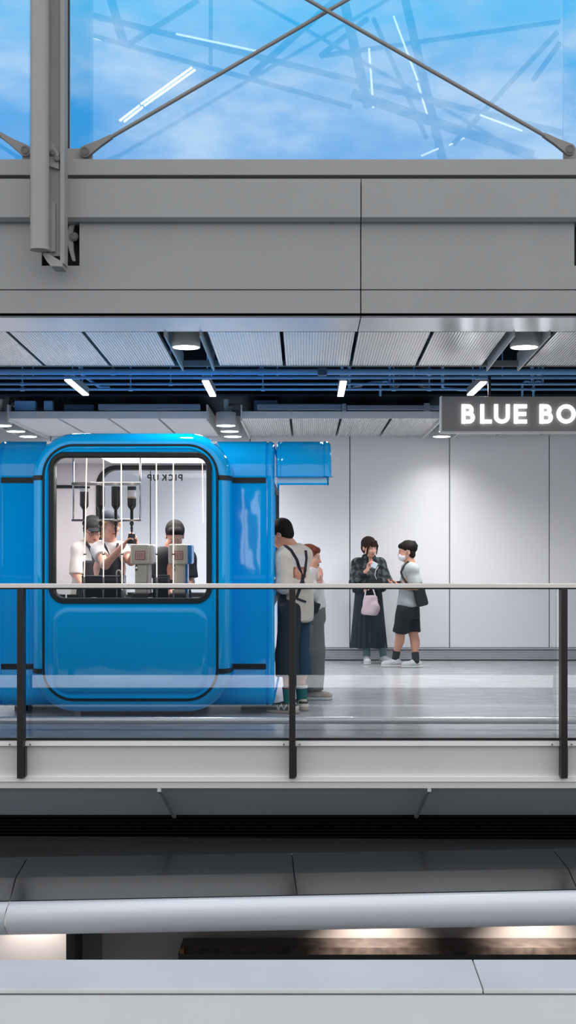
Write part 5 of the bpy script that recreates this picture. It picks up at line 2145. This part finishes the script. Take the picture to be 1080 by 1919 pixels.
# T-shirt
fd = Field()
fd.ecyl(nb - V3(0, 0, .01), A(765.5, 1137, Ym), (.085, .115), (.140, .185), (1, 0, 0), .04, .03)
fd.cap(shn, shf, .075, None, .05)
fd.cap(shn, eln * .85 + shn * .15, .074, .078, .04, True)
fd.cap(shf, elf * .85 + shf * .15, .074, .078, .04, True)
fd.folds(.008, 38, 21)
fobj('t_shirt', fd, mat('heather grey cotton', '#a4a9a8', .9, noise=.06, nscale=30), m1, .008)
fd = Field()
fd.ecyl(A(765, 1133, Ym), A(765, 1158, Ym), (.135, .165), (.145, .175), (1, 0, 0), .03, .02)
fd.cap(A(758, 1147, Ym - .08), kn1 * .93 + A(758, 1147, Ym - .08) * .07, .100, .092, .03, True)
fd.cap(A(770, 1147, Ym + .08), kn2 * .93 + A(770, 1147, Ym + .08) * .07, .100, .092, .03, True)
fd.folds(.004, 30, 4)
fobj('shorts', fd, mat('black cotton', '#15191a', .85), m1, .008)
M_SOCKB = mat('charcoal sock', '#2b2d2d', .9)
for an, kn, yaw in ((an1, kn1, -88), (an2, kn2, -82)):
    sock(an, kn, .26, M_SOCKB, m1, (.043, .047))
    shoe('shoe', an, yaw, M_SHOEW, m1, 0, .90)
# shoulder bag worn at the back with its strap over the chest
bag = thing('shoulder_bag', 'black shoulder bag slung behind the masked man with its strap across his chest', 'bag', A(788, 1134, Ym - .12))
fd = Field()
fd.box(A(788, 1118, Ym - .10), (.042, .09, .085), [(1, 0, .25), (0, 1, 0), (-.25, 0, 1)], .025)
fd.folds(.004, 40, 9)
fobj('bag', fd, mat('black nylon', '#111613', .6), bag, .007)
strap_band('strap', [A(766, 1052, Ym - .13), A(757, 1062, Ym - .165), A(752, 1072, Ym - .155), A(755, 1082, Ym - .175), A(762, 1092, Ym - .20), A(772, 1104, Ym - .205), A(786, 1112, Ym - .18)], .028, MATS['black nylon'], bag, .006, (0, 1, 0))
o = MB().obox(A(740, 1091, Ym - .05), (.070, 0, .012), (0, .036, 0), (-.0015, 0, .005)).build('phone', mat('dark phone body', '#1a1718', .25), None, bevel=.003)
tag(o, 'dark phone held flat in the masked man\'s hands', 'phone')

# ------------------------------------------------------------------ man leaning into the kiosk hatch
Yp = 11.27
g1 = thing('person', 'tall man in cream sweatshirt and dark apron leaning into the kiosk hatch, seen from behind', 'person', (PX(553, Yp), Yp, 0))
fr = Frame(A(527, 1001, Yp), -112, 26, -4, 1.02)
nb = A(543, 1024, Yp + .02)
shn, shf = A(533, 1044, Yp - .16), A(567, 1040, Yp + .15)
eln, elf = A(534, 1094, Yp - .20), A(556, 1090, Yp + .22)
wn, wf = A(512, 1094, Yp + .05), A(515, 1090, Yp + .25)
pel = A(557, 1135, Yp + .02)
lat = (.45, .85, 0)
kn1, an1 = A(537, 1228, Yp - .10), A(542, 1318, Yp - .12)
kn2, an2 = A(562, 1229, Yp + .10), A(566, 1312, Yp + .09)
fd = Field()
head(fd, fr)
neck(fd, fr, nb, .056)
body_core(fd, nb, shn, shf, pel, lat, 1.0)
limb(fd, shn, eln, wn, (.050, .042, .028))
limb(fd, shf, elf, wf, (.050, .042, .028))
hand(fd, wn, (-1, .2, -.1), (.1, .3, -1), .5, 1)
hand(fd, wf, (-1, -.1, -.1), (.1, .1, -1), .5, -1)
leg(fd, A(543, 1142, Yp - .07), kn1, an1, (.8, -.5, 0))
leg(fd, A(560, 1142, Yp + .09), kn2, an2, (.8, -.5, 0))
foot(fd, an1, -112)
foot(fd, an2, -160)
b = fobj('body', fd, [M_SKIN2, M_LIPS], g1, .006, lips_paint(fr))
face_parts(fr, b)
fd = Field()
E((0, -.020, .045), (.084, .104, .088))
fd.ell(fr.p(0, -.055, -.010), V3(.072, .058, .070), fr.ax, .03)
fd.cut(fr.p(0, .060, .045), fr.f * .70 - fr.u * .70)
fd.cut(fr.p(0, -.02, -.03), fr.f * .65 - fr.u * .76)
fd.folds(.002, 110, 13)
fobj('hair', fd, M_HAIR, g1, .005)


def back_print(cen, nn):
    px = VX + cen[:, 0] * F / cen[:, 1]
    m = np.zeros(len(cen), int)
    z = cen[:, 2]
    back = (nn @ unit((.55, -.8, 0)) > .15)
    xx = cen[:, 0]
    x0, x1 = PX(550, Yp - .12), PX(574, Yp - .05)
    m[back & (xx > x0) & (xx < x1) & (z < PZ(1038, Yp)) & (z > PZ(1062, Yp))] = 1
    m[back & (xx > x0) & (xx < x1) & (z < PZ(1062, Yp)) & (z > PZ(1082, Yp))] = 2
    return m


fd = Field()
fd.ecyl(nb - V3(0, 0, .005), A(558, 1100, Yp + .02), (.125, .095), (.165, .122), lat, .05, .03)
fd.ecyl(A(558, 1095, Yp + .02), A(559, 1164, Yp + .02), (.163, .120), (.158, .118), lat, .05, .02)
fd.cap(shn, shf, .078, None, .05)
fd.cap(shn, eln, .080, .076, .04)
fd.cap(eln, wn * .7 + eln * .3, .072, .054, .03, True)
fd.cap(shf, elf, .080, .076, .04)
fd.cap(elf, wf * .7 + elf * .3, .072, .054, .03, True)
fd.folds(.009, 40, 31)
fobj('sweatshirt', fd, [mat('cream cotton', '#cfc6bb', .9, noise=.05, nscale=20), mat('pale lilac print', '#d2cdd2', .9), mat('rust print', '#9a6048', .9)], g1, .008, back_print)
# dark apron round the front and hip, straps crossing at the back
fd = Field()
ca, cb = A(552, 1103, Yp + .03), A(551, 1200, Yp + .02)
fd.ecyl(ca, cb, (.175, .130), (.175, .130), lat, .02, .02)
nrm = unit((.80, -.45, 0))
fd.cut(A(548, 1130, Yp - .02), nrm)
fd.folds(.004, 26, 7, (1, 1, .3))
fobj('apron', fd, mat('dark navy apron cloth', '#121a22', .8), g1, .008)


def ray_strap(pts, dy):
    return [A(px, py, Yp + d) for (px, py), d in zip(pts, dy)]


M_STRAP = mat('navy webbing', '#161c28', .8)
sw = [c_ for c_ in g1.children if c_.name.startswith('sweatshirt')][0]
from mathutils.bvhtree import BVHTree
dg_v = [sw.matrix_basis @ v.co + root_loc(sw) for v in sw.data.vertices]
tree = BVHTree.FromPolygons(dg_v, [tuple(p_.vertices) for p_ in sw.data.polygons])


def drape(pix, lift=.006):
    """points lying on the back of the sweatshirt, sought from outside along the depth"""
    out = []
    for px, py in pix:
        hit = tree.ray_cast(P(px, py, 10.3), (P(px, py, 11.0) - P(px, py, 10.3)).normalized())
        if hit[0] is not None:
            out.append(V3(hit[0]) + V3(hit[1]) * lift)
    return out


def dense(pix, n=6):
    o_ = []
    for a_, b_ in zip(pix[:-1], pix[1:]):
        o_ += [(a_[0] + (b_[0] - a_[0]) * i / n, a_[1] + (b_[1] - a_[1]) * i / n) for i in range(n)]
    return o_ + [pix[-1]]


for pix in ([(534, 1023), (545, 1032), (556, 1050), (564, 1075), (569, 1098)], [(572, 1032), (573, 1046), (571, 1068), (566, 1090), (560, 1108), (555, 1122)]):
    pts = drape(dense(pix))
    strap_band('strap', pts, .026, M_STRAP, g1, .005, (.3, -1, 0))
pts = drape(dense([(552, 1120), (562, 1124), (573, 1128)]))
if len(pts) > 2:
    strap_band('waist_tie', pts, .018, M_STRAP, g1, .005, (.3, -1, 0))
fd = Field()
hp1, hp2 = A(545, 1140, Yp - .06), A(560, 1140, Yp + .09)
fd.ecyl(A(556, 1128, Yp + .02), A(556, 1165, Yp + .02), (.15, .11), (.155, .115), lat, .03, .02)
fd.cap(hp1, kn1, .100, .092, .03)
fd.cap(kn1, an1 * .42 + kn1 * .58, .096, .100, .03, True)
fd.cap(hp2, kn2, .100, .088, .03)
fd.cap(kn2, an2 * .42 + kn2 * .58, .092, .096, .03, True)
fd.folds(.005, 28, 17, (1, 1, .5))


def teal(cen, nn):
    m = np.zeros(len(cen), int)
    d1 = np.linalg.norm(cen[:, :2] - (kn1[:2] + an1[:2]) / 2, axis=1)
    d2 = np.linalg.norm(cen[:, :2] - (kn2[:2] + an2[:2]) / 2, axis=1)
    m[d2 < d1] = 1
    return m


fobj('trousers', fd, [mat('dark indigo denim', '#1a242c', .85), mat('teal denim', '#173f52', .85)], g1, .008, teal)
fd = Field()
q0, q1 = an2 * .66 + kn2 * .34, an2 * .74 + kn2 * .26
fd.cap(q0, q1, .058, .057, .004, True)
fd.cut(q0, kn2 - an2)
fobj('sock_cuff', fd, mat('pale turned cuff', '#c9c3c2', .9), g1, .007)
M_SOCKG = mat('teal and red sock', '#1e6b6c', .9)
M_TRAIL = mat('olive black trail shoe', '#3d3d38', .7, noise=.45, nscale=26)
M_TRAILC = mat('cream trail shoe', '#cfc6b6', .7)


def shoe_paint(ank, yaw):
    y = math.radians(yaw)
    f = V3(math.sin(y), -math.cos(y), 0)

    def fn(cen, nn):
        t_ = (cen - V3(ank)) @ f
        m = np.zeros(len(cen), int)
        z = cen[:, 2]
        m[(t_ < -.015)] = 1
        zig = np.abs(((t_ * 18 + 8) % 1.0) - .5) * .09
        m[(t_ > .0) & (t_ < .10) & (np.abs(z - .035 - zig) < .010)] = 1
        m[(t_ < -.03) & (np.abs(z - .075) < .010)] = 0
        return m
    return fn


for an, kn, yaw in ((an1, kn1, -112), (an2, kn2, -158)):
    s_ = sock(an, kn, .36, M_SOCKG, g1, (.046, .052))
    fdn = Field()
    w_ = unit(kn - an)
    fdn.cap(an + w_ * .125, an + w_ * .145, .053, .054, .004, True)
    fdn.cut(an + w_ * .125, -w_)
    fobj('sock_band', fdn, mat('dull red knit', '#8a3f3d', .9), s_, .006)
    shoe('shoe', an, yaw, [M_TRAIL, M_TRAILC], g1, 0, 1.06, sole=mat('beige red sole', '#a99a8a', .7), paint=shoe_paint(an, yaw))

# ------------------------------------------------------------------ woman with red brown hair behind him
Yr = 12.22
r1 = thing('person', 'red haired woman in white shirt and grey wide trousers, half hidden by the leaning man', 'person', (PX(586, Yr), Yr, 0))
fr = Frame(A(581.5, 1045, Yr), 72, 6, 0, .98)
nb = A(578, 1066, Yr)
shn, shf = A(576, 1078, Yr - .14), A(584, 1077, Yr + .15)
eln, elf = A(583, 1112, Yr - .17), A(592, 1106, Yr + .12)
wn, wf = A(599, 1090, Yr - .16), A(601, 1088, Yr + .02)
pel = A(584, 1138, Yr)
kn1, an1 = A(588, 1222, Yr - .06), A(586, 1298, Yr - .06)
kn2, an2 = A(580, 1222, Yr + .08), A(572, 1294, Yr + .09)
fd = Field()
head(fd, fr)
neck(fd, fr, nb, .046)
body_core(fd, nb, shn, shf, pel, (.15, 1, 0), .86)
limb(fd, shn, eln, wn, (.043, .036, .024))
limb(fd, shf, elf, wf, (.043, .036, .024))
hand(fd, wn, (.25, .2, .9), (-1, 0, .2), .7, 1, .9)
hand(fd, wf, (.2, -.3, .9), (-1, 0, .2), .7, -1, .9)
leg(fd, A(585, 1142, Yr - .07), kn1, an1, (-1, 0, 0), .9)
leg(fd, A(582, 1142, Yr + .07), kn2, an2, (-1, 0, 0), .9)
foot(fd, an1, 88)
foot(fd, an2, 80)
b = fobj('body', fd, [M_SKIN, M_LIPS], r1, .006, lips_paint(fr))
face_parts(fr, b)
fd = Field()
E((0, -.020, .042), (.088, .106, .090))
fd.ell(fr.p(0, -.055, -.045), V3(.078, .068, .085), fr.ax, .03)
fd.cap(fr.p(-.03, .058, .080), fr.p(.03, .058, .080), .024, None, .03)
fd.cut(fr.p(0, .058, .030), fr.f * .80 - fr.u * .60)
fd.folds(.0025, 100, 41, (1, 1, .3))
fobj('hair', fd, M_HAIRR, r1, .005)
fd = Field()
fd.ecyl(nb - V3(0, 0, .01), A(585, 1142, Yr), (.095, .12), (.140, .185), (1, 0, 0), .04, .03)
fd.cap(shn, shf, .070, None, .05)
fd.cap(shn, eln, .072, .074, .04)
fd.cap(eln, wn * .75 + eln * .25, .072, .058, .03, True)
fd.cap(shf, elf, .072, .074, .04)
fd.cap(elf, wf * .75 + elf * .25, .072, .058, .03, True)
fd.ecyl(A(592, 1135, Yr - .05), A(596, 1156, Yr - .05), (.045, .09), (.03, .09), (1, 0, 0), .03, .01)
fd.folds(.005, 34, 43)
fobj('shirt', fd, mat('white cotton', '#d6d3d4', .9), r1, .008)
fd = Field()
fd.ecyl(A(584, 1126, Yr), A(584, 1165, Yr), (.125, .16), (.135, .17), (1, 0, 0), .03, .02)
fd.cap(A(586, 1150, Yr - .07), kn1, .100, .105, .03)
fd.cap(kn1, an1 + V3(0, 0, .03), .105, .100, .03, True)
fd.cap(A(583, 1150, Yr + .07), kn2, .100, .105, .03)
fd.cap(kn2, an2 + V3(0, 0, .03), .105, .100, .03, True)
fd.folds(.006, 30, 44, (1, 1, .25))
fobj('trousers', fd, mat('grey wide cloth', '#6d6c6a', .9), r1, .008)
shoe('shoe', an1, 88, mat('beige canvas shoe', '#b5aaa0', .8), r1, 0, .95)
shoe('shoe', an2, 80, MATS['beige canvas shoe'], r1, 0, .95)
o = thing('cross_bag', 'small black bag at the red haired woman\'s hip', 'bag', A(590, 1146, Yr - .20))
fd = Field()
fd.box(A(588, 1137, Yr - .205), (.045, .02, .035), [(1, 0, -.35), (0, 1, 0), (.35, 0, 1)], .012)
fobj('bag', fd, MATS['black nylon'], o, .006)
strap_band('strap', [A(580, 1128, Yr - .205), A(576, 1105, Yr - .235), A(574, 1085, Yr - .235), A(577, 1068, Yr - .15)], .02, MATS['black nylon'], o, .005, (0, 1, 0))

# ------------------------------------------------------------------ baristas inside the kiosk
ZF = .13


def stand(fd, pel, lat, yaw, sc=1.0, zf=ZF):
    """two standing legs down to the kiosk floor; returns knees and ankles"""
    lat = unit(lat)
    out = []
    for s_ in (-1, 1):
        h_ = V3(pel) + lat * s_ * .085 - V3(0, 0, .05)
        a_ = V3(h_[0] + lat[0] * s_ * .02, h_[1] + lat[1] * s_ * .02, zf + .09)
        k_ = (h_ + a_) / 2 + V3(0, 0, .0)
        leg(fd, h_, k_, a_, (0, 1, 0), sc)
        foot(fd, a_, yaw, sc, zf)
        out.append((h_, k_, a_))
    return out


def barista_bottom(par, legs, pel, lat, m, yaw):
    f_ = Field()
    f_.ecyl(V3(pel) + V3(0, 0, .06), V3(pel) - V3(0, 0, .12), (.165, .125), (.17, .13), lat, .03, .02)
    for h_, k_, a_ in legs:
        f_.cap(h_, k_, .095, .078, .03)
        f_.cap(k_, a_ + V3(0, 0, .02), .076, .062, .03, True)
    fobj('trousers', f_, m, par, .012)
    for h_, k_, a_ in legs:
        shoe('shoe', a_, yaw, MATS['black cotton'], par, ZF, 1.0)


M_TEEW = mat('white tee cotton', '#d5d0cc', .9)
M_APRON = mat('charcoal apron cloth', '#25282c', .85)
# left barista with glasses and black cap
Yb = 12.16
b1 = thing('person', 'barista with glasses and black cap looking down behind the blond colleague', 'person', (PX(168, Yb), Yb, ZF))
fr = Frame(A(174, 993, Yb), 22, 24, 6, 1.0)
nb = A(168, 1017, Yb + .03)
shl, shr = A(150, 1031, Yb), A(186, 1030, Yb + .06)
ell_, elr = A(146, 1077, Yb - .06), A(194, 1076, Yb + .02)
wl, wr = A(156, 1097, Yb - .26), A(186, 1098, Yb - .24)
pel = A(168, 1120, Yb + .06)
fd = Field()
head(fd, fr)
neck(fd, fr, nb, .05)
body_core(fd, nb, shl, shr, pel, (1, .15, 0), 1.0)
limb(fd, shl, ell_, wl, (.048, .041, .028))
limb(fd, shr, elr, wr, (.048, .041, .028))
hand(fd, wl, (.2, -.9, 0), (0, 0, -1), .5, 1)
hand(fd, wr, (-.2, -.9, 0), (0, 0, -1), .5, -1)
legs = stand(fd, pel, (1, .1, 0), 10)
b = fobj('body', fd, [M_SKIN, M_LIPS], b1, .007, lips_paint(fr))
face_parts(fr, b)
gl = None
for s_ in (-1, 1):
    pts = [fr.p(s_ * .031 + .021 * math.cos(a), .099 - .006 * abs(math.cos(a)), .002 + .017 * math.sin(a)) for a in np.linspace(0, 2 * math.pi, 17)]
    g_ = MB().tube(pts, .0022, 6).build('glasses_rim' if gl is None else 'lens_rim', M_GLASSF, b1 if gl is None else gl, smooth=True)
    gl = gl or g_
    MB().tube([fr.p(s_ * .052, .092, .006), fr.p(s_ * .076, .01, .006)], .0022, 6).build('temple', M_GLASSF, gl, smooth=True)
MB().tube([fr.p(-.010, .103, .006), fr.p(.010, .103, .006)], .0022, 6).build('bridge', M_GLASSF, gl, smooth=True)
fd = Field()
E((0, -.022, .036), (.082, .102, .084))
fd.cut(fr.p(0, .050, .040), fr.f * .75 - fr.u * .66)
fd.cut(fr.p(0, -.03, -.04), fr.f * .5 - fr.u * .85)
fobj('hair', fd, M_HAIR, b1, .006)
fd = Field()
E((0, -.015, .055), (.090, .108, .082))
fd.cut(fr.p(0, 0, .048), -fr.u)
cp = fobj('cap', fd, mat('black cap cloth', '#16171b', .8), b1, .006)
fd = Field()
fd.ell(fr.p(0, .105, .052), V3(.070, .060, .012), fr.ax, .01)
fobj('brim', fd, MATS['black cap cloth'], cp, .006)
fd = Field()
fd.ecyl(nb - V3(0, 0, .01), A(167, 1118, Yb + .05), (.115, .09), (.175, .135), (1, .1, 0), .05, .03)
fd.cap(shl, shr, .074, None, .05)
fd.cap(shl, ell_, .078, .082, .04, True)
fd.cap(shr, elr, .078, .082, .04, True)
fd.folds(.005, 34, 51)
fobj('shirt', fd, M_TEEW, b1, .009)
fd = Field()
fd.ecyl(A(172, 1050, Yb - .02), A(170, 1140, Yb), (.10, .115), (.165, .145), (1, .1, 0), .02, .02)
fd.cut(A(170, 1090, Yb - .02), (0, 1, 0))
fobj('apron', fd, M_APRON, b1, .009)
strap_band('strap', [A(160, 1016, Yb - .075), A(168, 1026, Yb - .10), A(174, 1040, Yb - .115), A(177, 1056, Yb - .13)], .03, M_APRON, b1, .006)
barista_bottom(b1, legs, pel, (1, .1, 0), MATS['black cotton'], 10)

# blond barista reaching up to the hanging bottles
Yg = 11.56
b2 = thing('person', 'blond barista in navy cap and white tee reaching both hands to a dark jug', 'person', (PX(206, Yg), Yg, ZF))
fr = Frame(A(206.5, 984, Yg), 38, 10, 3, .98)
nb = A(206, 1015, Yg + .03)
shl, shr = A(185, 1031, Yg), A(226, 1031, Yg + .05)
ell_, elr = A(197, 1059, Yg - .26), A(246, 1052, Yg - .10)
wl, wr = A(231, 1022, Yg - .36), A(257, 1023, Yg - .32)
pel = A(206, 1125, Yg + .05)
fd = Field()
head(fd, fr)
neck(fd, fr, nb, .045)
body_core(fd, nb, shl, shr, pel, (1, .1, 0), .9)
limb(fd, shl, ell_, wl, (.045, .038, .025))
limb(fd, shr, elr, wr, (.045, .038, .025))
hand(fd, wl, (.75, -.1, .85), (.9, 0, -.6), .75, 1, .95, .25)
hand(fd, wr, (-.15, -.05, 1), (-1, -.1, 0), .85, -1, .95, .15)
legs = stand(fd, pel, (1, .1, 0), 15, .92)
b = fobj('body', fd, [M_SKIN, M_LIPS], b2, .006, lips_paint(fr))
face_parts(fr, b)
fd = Field()
E((0, -.020, .036), (.083, .100, .084))
fd.cap(fr.p(-.070, .0, .010), fr.p(-.082, .03, -.12), .034, .040, .03)
fd.cap(fr.p(-.082, .03, -.12), A(193, 1044, Yg - .155), .040, .026, .03)
fd.cap(fr.p(.070, .0, .010), fr.p(.080, .03, -.12), .034, .040, .03)
fd.cap(fr.p(.080, .03, -.12), A(221, 1040, Yg - .145), .040, .026, .03)
fd.cap(fr.p(0, -.075, -.02), A(206, 1040, Yg + .10), .06, .05, .04)
fd.cut(fr.p(0, .058, .046), fr.f * .75 - fr.u * .66)
fd.folds(.003, 110, 61, (1, 1, .2))
fobj('hair', fd, M_HAIRY, b2, .006)
fd = Field()
E((0, -.012, .058), (.088, .106, .080))
fd.cut(fr.p(0, 0, .050), -fr.u)
cp = fobj('cap', fd, mat('navy cap cloth', '#1d2733', .8), b2, .006)
fd = Field()
fd.ell(fr.p(0, .100, .056), V3(.068, .055, .012), fr.ax, .01)
fobj('brim', fd, MATS['navy cap cloth'], cp, .006)
fd = Field()
fd.ecyl(nb - V3(0, 0, .01), A(206, 1122, Yg + .05), (.10, .08), (.155, .12), (1, .1, 0), .05, .03)
fd.cap(shl, shr, .066, None, .05)
fd.cap(shl, ell_ * .50 + shl * .50, .066, .064, .04, True)
fd.cap(shr, elr * .62 + shr * .38, .066, .064, .04, True)
fd.folds(.004, 36, 62)
fobj('t_shirt', fd, M_TEEW, b2, .008)
fd = Field()
fd.ecyl(A(209, 1040, Yg - .01), A(207, 1150, Yg + .02), (.085, .115), (.165, .145), (1, .1, 0), .02, .02)
fd.cut(A(206, 1090, Yg + .02), (0, 1, 0))
fd.folds(.003, 28, 63)
fobj('apron', fd, M_APRON, b2, .008)
strap_band('strap', [A(194, 1018, Yg - .055), A(200, 1030, Yg - .095), A(204, 1042, Yg - .12)], .022, M_APRON, b2, .005)
strap_band('strap', [A(221, 1018, Yg - .04), A(219, 1030, Yg - .085), A(216, 1042, Yg - .115)], .022, M_APRON, b2, .005)
barista_bottom(b2, legs, pel, (1, .1, 0), MATS['black cotton'], 15)
jy = Yg - .37
o = thing('jug', 'small dark jug held up under a bottle spout in the blond barista\'s hands', 'jug', A(247, 1019, jy))
zj = PZ(1019, jy)
MB().lathe((PX(247, jy), jy, zj), [(.036, 0), (.040, .006), (.034, .06), (.030, .088), (.027, .088), (.030, .01)], 20).build('body', M_BLACKM, o, smooth=True, auto=45)

# dark haired barista bending over the counter
Yd = 11.66
b3 = thing('person', 'dark haired barista in black tee with his head bent low over the counter', 'person', (PX(326, Yd), Yd, ZF))
fr = Frame(A(328, 1004, Yd - .10), 8, 36, 0, 1.03)
nb = A(323, 1024, Yd + .04)
shl, shr = A(300, 1045, Yd), A(350, 1045, Yd)
ell_, elr = A(297, 1092, Yd - .04), A(356, 1092, Yd - .02)
wl, wr = A(321, 1108, Yd - .30), A(344, 1110, Yd - .28)
pel = A(325, 1130, Yd + .12)
fd = Field()
head(fd, fr)
neck(fd, fr, nb, .055)
body_core(fd, nb, shl, shr, pel, (1, 0, 0), 1.0)
limb(fd, shl, ell_, wl, (.050, .042, .028))
limb(fd, shr, elr, wr, (.050, .042, .028))
hand(fd, wl, (.4, -.6, -.1), (0, .2, -1), .6, 1)
hand(fd, wr, (-.4, -.6, -.1), (0, .2, -1), .6, -1)
legs = stand(fd, pel, (1, 0, 0), 0)
b = fobj('body', fd, [M_SKIN2, M_LIPS], b3, .007, lips_paint(fr))
face_parts(fr, b)
fd = Field()
E((0, -.020, .045), (.084, .106, .088))
fd.ell(fr.p(0, -.06, -.010), V3(.074, .058, .075), fr.ax, .03)
fd.cap(fr.p(-.03, .060, .088), fr.p(.03, .060, .088), .022, None, .03)
fd.cut(fr.p(0, .060, .052), fr.f * .60 - fr.u * .80)
fd.cut(fr.p(0, -.02, -.03), fr.f * .55 - fr.u * .83)
fd.folds(.002, 110, 71)
fobj('hair', fd, M_HAIR, b3, .006)
fd = Field()
fd.ecyl(nb - V3(0, 0, .01), A(325, 1128, Yd + .08), (.115, .09), (.175, .14), (1, 0, 0), .05, .03)
fd.cap(shl, shr, .076, None, .05)
fd.cap(shl, ell_ * .8 + shl * .2, .078, .076, .04, True)
fd.cap(shr, elr * .8 + shr * .2, .078, .076, .04, True)
fd.folds(.005, 32, 72)
fobj('t_shirt', fd, mat('faded black tee', '#1c1d1f', .85), b3, .008)
barista_bottom(b3, legs, pel, (1, 0, 0), MATS['black cotton'], 0)
